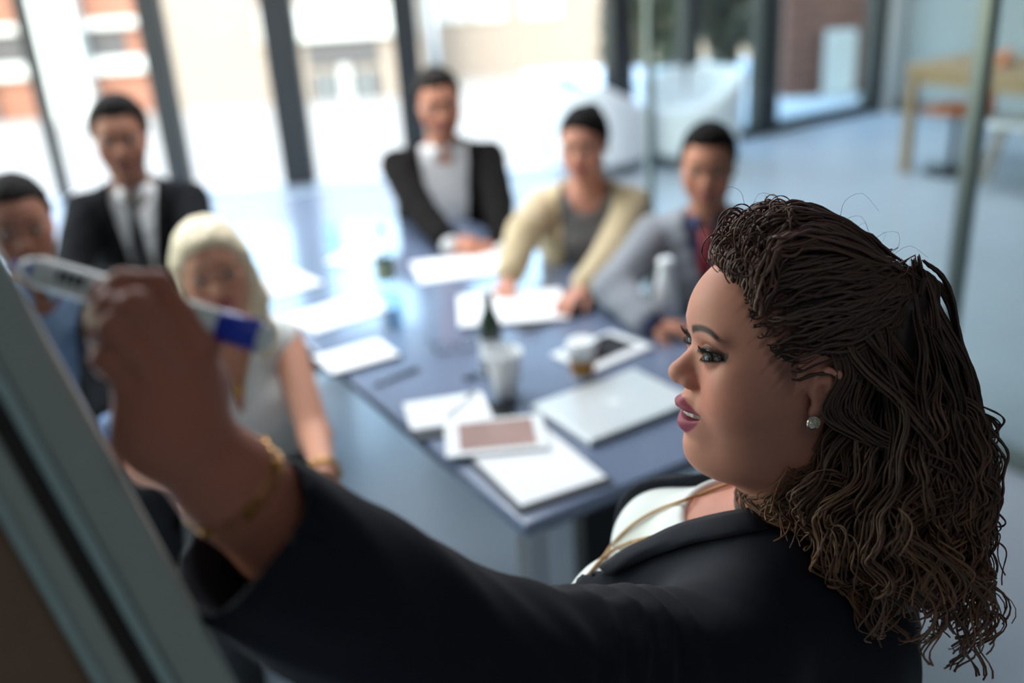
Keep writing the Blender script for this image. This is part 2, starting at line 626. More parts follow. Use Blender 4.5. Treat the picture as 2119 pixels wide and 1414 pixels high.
# far building, three bays of it seen through the glazing
YB = 31.0
def facade(x0, x1, name, m, label, ztop=8.2, y=YB):
    q0, q1 = ony(x0, 150, y)[0], ony(x1, 150, y)[0]
    t = thing(name, ((q0 + q1) / 2, y, -3.0), label, 'building')
    MB().box(((q0 + q1) / 2, y + 2.0, (ztop - 3.0) / 2), ((q1 - q0) / 2, 2.0, (ztop + 3.0) / 2)).build('wall', m, t)
    MB().box(((q0 + q1) / 2, y + 1.9, ztop + 0.1), ((q1 - q0) / 2 + 0.1, 2.1, 0.1)).build('roof_edge', M_WHITEO, t)
    return t
bl = facade(-400, 330, 'brick_building', M_BRICKFAR, 'peach brick building with white columns across the street, at far left')
for x in (95, 165, -60):
    q = ony(x, 120, YB)
    MB().box((q[0], YB - 0.35, 0), (0.33, 0.33, 3.0)).build('column', M_WHITEO, bl, bevel=0.02)
q0, q1 = ony(-380, 200, YB), ony(320, 200, YB)
MB().box(((q0[0] + q1[0]) / 2, YB - 0.12, -1.55), ((q1[0] - q0[0]) / 2, 0.10, 0.22)).build('ledge', M_WHITEO, bl, bevel=0.02)
MB().box(((q0[0] + q1[0]) / 2, YB - 0.12, -0.35), ((q1[0] - q0[0]) / 2, 0.10, 0.12)).build('ledge', M_WHITEO, bl, bevel=0.02)
for x in (20, 225, -140):
    q = ony(x, 100, YB)
    MB().box((q[0], YB - 0.03, -0.95), (0.55, 0.04, 0.42)).build('window', M_SHUT, bl)
bm_ = facade(345, 880, 'cream_building', M_BRICKFAR2, 'cream building with a grey shuttered window across the street, behind the middle bays')
q0, q1 = ony(640, 150, YB), ony(788, 150, YB)
zt, zb = ony(700, 82, YB)[2], ony(700, 214, YB)[2]
wc = (q0[0] + q1[0]) / 2
ww = (q1[0] - q0[0]) / 2
MB().box((wc, YB - 0.03, zt - (zt - zb) * 0.2), (ww, 0.05, (zt - zb) * 0.2)).build('shutter_box', M_SHUT, bm_)
for i, s_ in enumerate((-0.56, 0.56)):
    w_ = MB().box((wc + s_ * ww, YB - 0.02, zb + (zt - zb) * 0.26), (ww * 0.40, 0.04, (zt - zb) * 0.24)).build('window', M_DARKWIN, bm_)
    MB().box((wc + s_ * ww, YB - 0.08, zb + (zt - zb) * 0.26), (ww * 0.03, 0.03, (zt - zb) * 0.24)).build('glazing_bar', M_WHITEO, w_)
MB().box((wc, YB - 0.05, zb + (zt - zb) * 0.30), (ww * 0.14, 0.07, (zt - zb) * 0.30)).build('window_post', M_WHITEO, bm_)
MB().box((wc, YB - 0.06, zb - 0.05), (ww * 1.1, 0.10, 0.06)).build('window_sill', M_WHITEO, bm_)
MB().box((wc, YB - 0.09, zt + 0.55), (ww * 2.2, 0.12, 0.5)).build('awning_board', M_WHITEO, bm_)
br_ = facade(910, 2400, 'pale_building', M_BRICKFAR2, 'pale sunlit building beyond the trees, behind the right-hand glazing', y=34.0)
for x in (940, 1010, 1120):
    q = ony(x, 60, 34.0)
    MB().box((q[0], 34.0 - 0.03, -0.6), (0.6, 0.05, 0.6)).build('window', M_WHITEO, br_)

M_CABW = mat('cabinet_paint', lin(176, 178, 180), 0.6, var=0.03, scale=4)
# brick garden wall with a white cabinet, just outside
t = MB().box((4.75, 10.62, 1.3), (1.75, 0.12, 1.6)).build('garden_wall', M_BRICK)
tag(t, 'red-brown brick wall standing in shade just outside the glass', 'wall')
MB().box((4.75, 10.60, 2.93), (1.80, 0.17, 0.05)).build('coping', M_WALLG, t)
q0, q1 = ony(1706, 130, 10.45), ony(1764, 130, 10.45)
zt, zb = ony(1735, 62, 10.45)[2], ony(1735, 196, 10.45)[2]
cbx = MB().box(((q0[0] + q1[0]) / 2, 10.42, (zt + zb) / 2), ((q1[0] - q0[0]) / 2, 0.07, (zt - zb) / 2)).build('meter_cabinet', M_CABW, bevel=0.01)
tag(cbx, 'white meter cabinet fixed to the outside brick wall', 'cabinet')
MB().box(((q0[0] + q1[0]) / 2 + 0.01, 10.345, (zt + zb) / 2), ((q1[0] - q0[0]) / 2 - 0.025, 0.008, (zt - zb) / 2 - 0.03)).build('door', M_CABW, cbx, bevel=0.003)

# trees on the terrace
M_LEAF = mat('tree_leaf', lin(44, 54, 24), 0.55, var=0.35, scale=3)
M_LEAF2 = mat('tree_leaf_dark', lin(26, 33, 17), 0.55, var=0.35, scale=3)
M_BARK = mat('tree_bark', lin(74, 60, 48), 0.9, var=0.2, scale=12)
def tree(px, Y, zc, rx, rz, leaves, lm, label):
    c = ony(px, 40, Y)
    c[2] = zc
    t = thing('garden_tree', (c[0], Y, -0.03), label, 'tree', 'trees on the terrace')
    MB().tube(spline([(c[0], Y, -0.05), (c[0] + 0.05, Y, zc * 0.5), (c[0] - 0.03, Y + 0.05, zc), (c[0], Y, zc + rz * 0.7)], 10), np.linspace(0.07, 0.02, 10)).build('trunk', M_BARK, t, smooth=True)
    g = rng.normal(size=(leaves, 3))
    g /= np.linalg.norm(g, axis=1)[:, None]
    rad = rng.uniform(0.35, 1.0, leaves) ** 0.5
    lump = 1 + 0.25 * np.sin(g[:, 0] * 5 + px) * np.cos(g[:, 2] * 6)
    pos = c + g * (rad * lump)[:, None] * np.array([rx, rx * 0.8, rz])
    a = rng.normal(size=(leaves, 3))
    a /= np.linalg.norm(a, axis=1)[:, None]
    b2 = np.cross(a, rng.normal(size=(leaves, 3)))
    b2 /= np.linalg.norm(b2, axis=1)[:, None]
    s_ = rng.uniform(0.035, 0.07, leaves)[:, None]
    V = np.stack([pos - a * s_, pos + b2 * s_ * 0.5, pos + a * s_, pos - b2 * s_ * 0.5], 1).reshape(-1, 3)
    Fq = np.arange(leaves * 4).reshape(-1, 4)
    o = mesh_np('foliage', V, Fq, lm, t, False)
    o['kind'] = 'stuff'
tree(1290, 11.5, 1.10, 0.28, 1.1, 1500, M_LEAF, 'thin light green tree outside, left of the dark post')
tree(1385, 13.0, 1.20, 0.42, 1.1, 5000, M_LEAF, 'mid green leafy tree on the terrace, middle of three')
tree(1518, 12.0, 1.15, 0.52, 1.0, 7000, M_LEAF2, 'dense dark green tree on the terrace nearest the brick wall')
# ---------------------------------------------------------------- meeting table
TZ = 0.745
TN = onz(1085, 1088, TZ)
TW, TL = 1.02, 2.95
M_TABLE = mat('blue_black_tabletop', lin(106, 118, 142), 0.20, spec=0.9, coat=0.4, var=0.05, scale=2.0)
M_TEDGE = mat('table_edge', lin(56, 64, 78), 0.35)
M_STEEL = mat('satin_steel', lin(170, 174, 178), 0.3, metal=0.8)
M_BLACKM = mat('black_metal', lin(20, 21, 23), 0.4)

def tp(a, b, z=0.0):
    return TN + U2 * a + V2 * b + UP * z

tb = thing('conference_table', [*tp(TW / 2, TL / 2)[:2], 0], 'long blue-grey conference table with papers and devices on it', 'table')
MB().box(tp(TW / 2, TL / 2, -0.016), (TW / 2, TL / 2, 0.016), AXT).build('tabletop', M_TABLE, tb, bevel=0.004)
for a_, b_, ha, hb in ((TW / 2, 0.06, TW / 2 - 0.05, 0.012), (TW / 2, TL - 0.06, TW / 2 - 0.05, 0.012), (0.06, TL / 2, 0.012, TL / 2 - 0.075), (TW - 0.06, TL / 2, 0.012, TL / 2 - 0.075)):
    MB().box(tp(a_, b_, -0.052), (ha, hb, 0.020), AXT).build('apron', M_TEDGE, tb)
MB().box(tp(TW / 2, TL / 2, -0.036), (TW / 2 - 0.075, TL / 2 - 0.075, 0.004), AXT).build('bounce_panel', mat('bounce_white', lin(226, 230, 234), 0.6), tb)  # unseen white board added to bounce light onto the floor below
for a in (0.045, TW - 0.045):
    for b in (0.045, TL - 0.045):
        MB().box(tp(a, b, -0.388), (0.025, 0.025, 0.357), AXT).build('leg', M_STEEL, tb, bevel=0.003)
for b in (0.42, TL - 0.42):
    MB().box(tp(TW / 2, b, -0.388), (0.09, 0.03, 0.316), AXT).build('pedestal_panel', M_BLACKM, tb, bevel=0.005)

M_PAPER = mat('white_paper', lin(238, 239, 240), 0.7, var=0.02, scale=6)
M_PRINT = mat('printed_grey', lin(190, 194, 200), 0.7)
M_DARKP = mat('dark_folder', lin(36, 40, 48), 0.5, var=0.05, scale=10)
M_WHITEPL = mat('white_plastic', lin(236, 238, 238), 0.25)
M_SILVER = mat('silver_aluminium', lin(222, 226, 226), 0.32, metal=0.35, var=0.02, scale=5)
M_SCREEN = mat('dark_screen', lin(14, 16, 20), 0.08, spec=0.7)
M_KRAFT = mat('kraft_sleeve', lin(176, 128, 70), 0.8, var=0.06, scale=40)
M_CLEAR = glass_mat('clear_glass', (0.88, 0.94, 0.97, 1))
M_GREENG = mat('green_bottle_glass', lin(18, 52, 30), 0.08, spec=0.8, coat=0.6)
M_INK = mat('blue_black_plastic', lin(34, 44, 66), 0.35)

def plan(px, py, z=TZ):
    return onz(px, py, z)

def slab_axes(pa, pb):
    """edge pa->pb on the tabletop: unit edge vector, unit vector away from the lens, up"""
    A, B = plan(*pa), plan(*pb)
    e = (B - A)
    L = np.linalg.norm(e)
    e /= L
    n = np.array([-e[1], e[0], 0])
    return A, e, n, L

def slab(name, pa, pb, width, length=None, z0=0.001, th=0.003, m=None, parent=None, bevel=0.0, label=None, cat_=None, group=None, side=1, inset=(0, 0, 0, 0)):
    A, e, n, L = slab_axes(pa, pb)
    L = length or L
    c = A + e * (inset[0] + L - inset[1]) / 2 + n * side * (inset[2] + width - inset[3]) / 2 + UP * (z0 + th / 2)
    mb = MB().box(c, ((L - inset[0] - inset[1]) / 2, (width - inset[2] - inset[3]) / 2, th / 2), [e, n, UP])
    o = mb.build(name, m, parent, bevel=bevel)
    if label:
        tag(o, label, cat_, group)
    return o

# closed laptop, near right
lt = slab('laptop', (1222, 928), (1092, 846), 0.335, 0.245, 0.003, 0.010, M_SILVER, bevel=0.004, side=-1,
          label='closed silver laptop lying on the near right of the table', cat_='laptop')
A, e, n, L = slab_axes((1222, 928), (1092, 846))
n = -n
slabc = A + e * 0.1225 + n * 0.1675
MB().box(slabc + UP * 0.0165, (0.1225, 0.1675, 0.0030), [e, n, UP]).build('lid', M_SILVER, lt, bevel=0.0025)
MB().box(slabc + UP * 0.0018, (0.119, 0.164, 0.0018), [e, n, UP]).build('rubber_foot', M_DARKP, lt)
MB().lathe(slabc + UP * 0.0196, [(0.016, 0), (0.016, 0.0003)], 24).build('emblem', M_WHITEPL, lt)
# sheets on a dark folder, near edge
fo = slab('document_folder', (1076, 1068), (975, 965), 0.232, 0.318, 0.0005, 0.007, M_DARKP, bevel=0.002, side=-1,
          label='dark folder under white sheets at the near corner of the table', cat_='folder')
pp = slab('paper_sheet', (1078, 1055), (985, 962), 0.212, 0.300, 0.0085, 0.0022, M_PAPER, side=-1,
          label='white paper sheets on the dark folder at the near table corner', cat_='paper')
# near tablet with a pinkish screen
tb1 = slab('tablet', (925, 962), (1150, 940), 0.172, 0.240, 0.013, 0.008, M_WHITEPL, bevel=0.003,
           label='white tablet with a pinkish picture on its screen, near the front', cat_='tablet')
MS = mat('pink_picture_screen', lin(168, 138, 130), 0.12, spec=0.6, var=0.35, scale=9)
slab('screen', (925, 962), (1150, 940), 0.172, 0.240, 0.0205, 0.0012, MS, tb1, inset=(0.032, 0.026, 0.018, 0.018))
slab('notebook', (862, 916), (1030, 885), 0.16, 0.20, 0.001, 0.009, M_DARKP, bevel=0.002,
     label='dark notebook under the white notepad near the front tablet', cat_='notebook')
np1 = slab('notepad', (852, 902), (1040, 872), 0.150, 0.205, 0.0105, 0.006, M_PAPER, bevel=0.001,
           label='white notepad with a pen on it beside the paper cup', cat_='notepad')
def pen(pa, pb, z, m, label, r=0.0045):
    A, B = plan(*pa) + UP * (z + r), plan(*pb) + UP * (z + r)
    d = (B - A) / np.linalg.norm(B - A)
    t = MB().tube([A, A + d * 0.008, A + d * 0.012, B - d * 0.004, B], [0.001, r * 0.7, r, r, r * 0.8], 10).build('pen', m, smooth=True)
    tag(t, label, 'pen')
    MB().tube([B - d * 0.045 + UP * (r + 0.001), B - d * 0.004 + UP * (r + 0.001)], 0.0012, 6).build('clip', M_STEEL, t)
    MB().tube([A + d * 0.035, A + d * 0.039], r * 1.08, 10).build('ring', M_STEEL, t, smooth=True)
    return t
pen((918, 880), (985, 826), 0.0165, M_WHITEPL, 'white pen lying on the white notepad')
pen((772, 802), (866, 765), 0.0, M_INK, 'dark blue pen lying alone on the left of the table')
# dark slab put in for the bottle's reflection on the tabletop
ph = slab('reflection_slab', (1010, 868), (1085, 858), 0.075, 0.072, 0.001, 0.008, M_BLACKM, bevel=0.002, label='dark slab standing in for a reflection beside the white paper cup', cat_='reflection')
slab('screen', (1010, 868), (1085, 858), 0.075, 0.072, 0.0085, 0.0008, M_SCREEN, ph, inset=(0.004, 0.004, 0.004, 0.004))  # glossy top of the dark reflection slab, not a display
# white paper cup
c = plan(1047, 822)
cu = MB().lathe(c, [(0.028, 0.0005), (0.031, 0.004), (0.0475, 0.125), (0.0495, 0.127), (0.0495, 0.131), (0.046, 0.131), (0.0445, 0.124), (0.030, 0.03), (0.001, 0.028)], 36).build('paper_cup', M_WHITEPL, smooth=True)
tag(cu, 'plain white tapered paper cup in the middle of the table', 'cup')
MB().lathe(c, [(0.0500, 0.1265), (0.0512, 0.129), (0.0500, 0.1315)], 36, caps=False).build('rolled_rim', M_WHITEPL, cu, smooth=True)
# green bottle behind it
c = plan(1036, 800)
c = c + np.array([-0.02, 0.10, 0])
bo = MB().lathe(c, [(0.030, 0.0005), (0.032, 0.006), (0.032, 0.125), (0.028, 0.150), (0.014, 0.185), (0.0125, 0.215), (0.0135, 0.217), (0.0135, 0.224), (0.012, 0.225)], 28).build('green_bottle', M_GREENG, smooth=True)
tag(bo, 'small dark green glass bottle standing behind the paper cup', 'bottle')
MB().lathe(c + UP * 0.226, [(0.0145, 0), (0.0148, 0.002), (0.0148, 0.012), (0.013, 0.014)], 24).build('bottle_cap', M_WHITEPL, bo, smooth=True)
MB().lathe(c, [(0.0323, 0.045), (0.0323, 0.105)], 28, caps=False).build('bottle_label', M_PAPER, bo, smooth=True)
# coffee cup with lid and sleeve
c = plan(1206, 786)
cc = MB().lathe(c, [(0.027, 0.0005), (0.028, 0.003), (0.038, 0.096), (0.0395, 0.098), (0.0395, 0.101)], 32).build('coffee_cup', M_WHITEPL, smooth=True)
tag(cc, 'takeaway coffee cup with white lid and brown sleeve', 'cup')
MB().lathe(c, [(0.0300, 0.022), (0.0312, 0.022), (0.0362, 0.068), (0.0350, 0.068)], 32, caps=False).build('sleeve', M_KRAFT, cc, smooth=True)
MB().lathe(c + UP * 0.099, [(0.0415, 0), (0.0420, 0.004), (0.0395, 0.006), (0.038, 0.014), (0.036, 0.016), (0.001, 0.013)], 32).build('lid', M_WHITEPL, cc, smooth=True)
# far tablet with a dark screen
tb2 = slab('tablet', (1226, 776), (1376, 712), 0.172, 0.240, 0.001, 0.008, M_WHITEPL, bevel=0.003,
           label='white tablet with a black screen in front of the man in the grey sweater', cat_='tablet')
slab('screen', (1226, 776), (1376, 712), 0.172, 0.240, 0.0085, 0.0012, M_SCREEN, tb2, inset=(0.03, 0.03, 0.035, 0.018))
slab('document_folder', (1085, 690), (1262, 636), 0.20, 0.28, 0.0005, 0.006, M_DARKP, bevel=0.002,
     label='dark folder on the right edge of the table beside the far tablet', cat_='folder')
slab('paper_sheet', (950, 683), (1140, 668), 0.27, 0.34, 0.0085, 0.003, M_PAPER, label='large white sheet under the hand of the woman in the cream blazer', cat_='paper')
slab('paper_sheet', (870, 588), (985, 572), 0.24, 0.32, 0.0010, 0.003, M_PAPER, label='white sheet in front of the man in the open dark jacket', cat_='paper')
slab('paper_sheet', (650, 692), (812, 640), 0.20, 0.30, 0.001, 0.003, M_PAPER, label='white sheet lying beside the clear water glass', cat_='paper')
nb = slab('notebook', (688, 784), (826, 744), 0.155, 0.215, 0.001, 0.010, M_INK, bevel=0.002, label='closed notebook with white cover near the left table edge', cat_='notebook')
slab('cover', (688, 784), (826, 744), 0.155, 0.215, 0.0112, 0.0016, M_PAPER, nb, inset=(0.004, 0.004, 0.006, 0.002))
slab('paper_sheet', (540, 625), (625, 600), 0.24, 0.24, 0.001, 0.003, M_PAPER, label='white sheet at the left table edge beside the blonde woman', cat_='paper')
slab('paper_sheet', (746, 552), (830, 500), 0.16, 0.24, 0.001, 0.003, M_PAPER, label='bright white sheet on the far part of the table', cat_='paper')
# reading glasses
g0, g1 = plan(905, 735), plan(985, 722)
gl = thing('reading_glasses', (g0 + g1) / 2, 'dark-framed reading glasses lying in the middle of the table', 'glasses')
ge = (g1 - g0) / np.linalg.norm(g1 - g0)
gn = np.array([-ge[1], ge[0], 0])
for s_ in (-1, 1):
    cc_ = (g0 + g1) / 2 + ge * s_ * 0.034 + UP * 0.020
    ring = [cc_ + ge * 0.027 * math.cos(a_) + UP * 0.018 * math.sin(a_) for a_ in np.linspace(0, 2 * math.pi, 25)]
    MB().tube(ring, 0.0022, 6).build('rim', M_BLACKM, gl, smooth=True)
    e0 = cc_ + ge * s_ * 0.028 + UP * 0.008
    MB().tube([e0, e0 + gn * 0.09 - UP * 0.012, e0 + gn * 0.135 - UP * 0.024], 0.0022, 6).build('temple_arm', M_BLACKM, gl, smooth=True)
MB().tube([(g0 + g1) / 2 - ge * 0.008 + UP * 0.024, (g0 + g1) / 2 + UP * 0.027, (g0 + g1) / 2 + ge * 0.008 + UP * 0.024], 0.002, 6).build('bridge', M_BLACKM, gl, smooth=True)
er = slab('memory_stick', (965, 790), (1000, 779), 0.020, 0.042, 0.001, 0.009, M_INK, bevel=0.002, label='small dark memory stick near the paper cup', cat_='memory stick')
slab('plug', (1000, 779), (1012, 775), 0.013, 0.012, 0.003, 0.005, M_STEEL, er)
# tumblers and clear bottle
def tumbler(px, py, label, r=0.034, h=0.10):
    c = plan(px, py)
    o = MB().lathe(c, [(r * 0.82, 0.0005), (r * 0.84, 0.004), (r, h), (r - 0.002, h), (r * 0.80, 0.012), (0.001, 0.010)], 28).build('tumbler', M_CLEAR, smooth=True)
    tag(o, label, 'glass')
    MB().lathe(c, [(r * 0.78, 0.012), (r * 0.90, h * 0.62), (0.001, h * 0.62)], 24).build('water', M_CLEAR, o, smooth=True)
tumbler(818, 672, 'water glass standing beside the clear bottle')
tumbler(694, 512, 'water glass alone at the far bright end of the table')
c = plan(803, 610)
wb = MB().lathe(c, [(0.030, 0.0005), (0.033, 0.005), (0.033, 0.14), (0.026, 0.17), (0.013, 0.20), (0.012, 0.225)], 24).build('water_bottle', M_CLEAR, smooth=True)
tag(wb, 'clear glass water bottle with a green label on the table', 'bottle')
MB().lathe(c, [(0.0335, 0.06), (0.0335, 0.125)], 24, caps=False).build('bottle_label', mat('green_label', lin(128, 140, 118), 0.6, var=0.1, scale=30), wb, smooth=True)
MB().lathe(c + UP * 0.224, [(0.0135, 0), (0.0138, 0.014), (0.012, 0.016)], 20).build('bottle_cap', M_DARKP, wb, smooth=True)

# white carafe by the right edge
c = plan(1378, 650)
cf = MB().lathe(c, [(0.040, 0.0005), (0.043, 0.004), (0.041, 0.05), (0.030, 0.115), (0.024, 0.150), (0.026, 0.172), (0.024, 0.173), (0.021, 0.150)], 32).build('white_carafe', M_WHITEPL, smooth=True)
tag(cf, 'tall white tapered carafe beside the wristwatch of the man in grey', 'carafe')
MB().lathe(c + UP * 0.168, [(0.0225, 0.0), (0.024, 0.006), (0.020, 0.012), (0.001, 0.013)], 28).build('stopper', M_WHITEPL, cf, smooth=True)

# ---------------------------------------------------------------- chairs
M_CHAIRB = mat('black_chair_shell', lin(16, 17, 19), 0.7, spec=0.2, var=0.05, scale=15)
M_CHAIRW = mat('white_chair_shell', lin(226, 230, 232), 0.4)
M_CHAIRO = mat('orange_chair_shell', lin(196, 104, 36), 0.45, var=0.04, scale=10)
M_WOOD = mat('light_oak', lin(152, 126, 94), 0.5, var=0.15, scale=6, stretch=(1, 1, 12))

def shell_fn(p, seat_h):
    """moulded shell: seat pan flowing into a curved back (local: y forward, z up)"""
    x, y, z = p[:, 0], p[:, 1], p[:, 2]
    # seat sheet z = f(x,y); back sheet y = g(x,z)
    seat = np.abs(z - (seat_h - 0.02 + 0.5 * x * x + 0.12 * (y - 0.02) ** 2)) - 0.011
    seat = smax(seat, np.sqrt((x / 0.23) ** 2 + ((y - 0.0) / 0.23) ** 2) * 0.23 - 0.235, 0.01)
    yb = -0.215 - 0.16 * (z - seat_h) + 0.9 * x * x
    back = np.abs(y - yb) - 0.011
    back = smax(back, ell(p, (0, -0.22, seat_h + 0.20), (0.235, 0.22, 0.225)), 0.01)
    d = smin(seat, back, 0.05)
    return smax(d, -(y + 0.36), 0.01)

_shell = {}
def chair(loc, yaw, label, kind='black', group=None, seat_h=0.455, legs='four'):
    t = thing('shell_chair', (loc[0], loc[1], 0), label, 'chair', group)
    if 'm' not in _shell:
        v, q = surface(lambda p: shell_fn(p, 0.455), (-0.30, -0.40, 0.36), (0.30, 0.30, 0.94), 0.011)
        _shell['m'] = (v, q)
    v, q = _shell['m']
    cs, sn = math.cos(yaw), math.sin(yaw)
    R = np.array([[cs, -sn, 0], [sn, cs, 0], [0, 0, 1]])
    W = lambda vv: np.asarray(vv) @ R.T + np.array([loc[0], loc[1], 0])
    mesh_np('seat_shell', W(v), q, {'black': M_CHAIRB, 'white': M_CHAIRW, 'orange': M_CHAIRO}[kind], t)
    if legs == 'four':
        lm = M_WOOD if kind == 'white' else M_BLACKM
        for sx in (-1, 1):
            for sy in (-1, 1):
                MB().tube(W([(sx * 0.11, sy * 0.11, 0.435), (sx * 0.20, sy * 0.20, 0.0)]), [0.016, 0.011], 10).build('leg', lm, t, smooth=True)
    else:
        MB().lathe(W([(0, 0, 0)])[0], [(0.19, 0.0), (0.19, 0.012), (0.03, 0.03), (0.026, 0.05), (0.026, 0.43)], 28).build('pedestal', M_BLACKM, t, smooth=True)
    return t

# cafe corner on the right
ct0 = onz(1872, 356, 0.0)
ct = thing('cafe_table', ct0, 'light wooden cafe table at the grey wall, behind the glass', 'table')
ca, cbv = dr, -nr                                     # along the wall, towards the room
o0 = ct0
MB().box(o0 + ca * 0.75 + nr * 0.36 + UP * 0.745, (0.80, 0.40, 0.022), [ca, nr, UP]).build('tabletop', M_WOOD, ct, bevel=0.004)
for a_ in (0.0, 1.5):
    for b_ in (0.0, 0.72):
        MB().box(o0 + ca * a_ + nr * b_ + UP * 0.361, (0.03, 0.03, 0.361), [ca, nr, UP]).build('leg', M_WOOD, ct, bevel=0.003)
MB().box(o0 + ca * 0.75 + nr * 0.0 + UP * 0.68, (0.74, 0.012, 0.04), [ca, nr, UP]).build('apron', M_WOOD, ct)
chair((o0 + ca * 0.22 + nr * 0.22)[:2], math.atan2(-nr[0], nr[1]) + 2.2, 'orange shell chair on a black pedestal tucked under the wooden cafe table', 'orange', legs='ped')
chair((o0 + ca * 0.55 + nr * 1.05)[:2], math.atan2(-nr[0], nr[1]) + math.pi, 'orange shell chair on the wall side of the cafe table', 'orange', legs='ped')
w1 = onz(2096, 392, 0.0)
chair(w1[:2], 0.9, 'white shell chair with wooden legs nearest the glass partition', 'white')
w2 = onz(2200, 300, 0.0)
chair(w2[:2], 1.4, 'white shell chair with wooden legs farther back by the grey wall', 'white')

# white tub chairs by the glazing
M_TUB = mat('white_fabric', lin(222, 226, 230), 0.8, var=0.03, scale=20)
def tub(px, py, yaw, label):
    c = onz(px, py, 0.0)
    t = thing('tub_armchair', c, label, 'armchair', 'white tub armchairs by the window')
    cs, sn = math.cos(yaw), math.sin(yaw)
    R = np.array([[cs, -sn, 0], [sn, cs, 0], [0, 0, 1]])
    def f(p):
        rr = np.sqrt(p[:, 0] ** 2 + p[:, 1] ** 2)
        wall = np.abs(rr - 0.33 - 0.05 * (p[:, 2] - 0.3)) - 0.045
        top = p[:, 2] - (0.70 - 0.22 * np.clip((p[:, 1] + 0.1) / 0.4, 0, 1))
        wall = smax(smax(wall, top, 0.04), 0.10 - p[:, 2], 0.03)
        return smax(wall, np.minimum(p[:, 1] - 0.22, 0.3 - rr), 0.03)
    sdf_object('shell', f, (-0.45, -0.45, 0.05), (0.45, 0.45, 0.8), 0.022, M_TUB, t, (R, c))
    sdf_object('cushion', lambda p: ell(p, (0, 0.02, 0.33), (0.30, 0.32, 0.11)), (-0.35, -0.35, 0.2), (0.35, 0.4, 0.5), 0.022, M_TUB, t, (R, c))
    for a_ in (0.8, 2.35, 3.9, 5.5):
        q = R @ np.array([0.22 * math.cos(a_), 0.22 * math.sin(a_), 0]) + c
        MB().tube([q + UP * 0.14, q], [0.02, 0.012], 8).build('leg', M_BLACKM, t, smooth=True)
tub(1240, 352, -1.2, 'white tub armchair by the window, partly behind the woman in cream')
tub(1432, 332, 2.4, 'white tub armchair by the window, above the man in the sweater')
# ---------------------------------------------------------------- heads
EYE = np.array([0.032, 0.0772, 0.001])
EYE_R = 0.0136
EW = 0.0172                         # half length of the eye opening
ZUP, ZLO = 0.0062, 0.0052           # height of the opening above / below

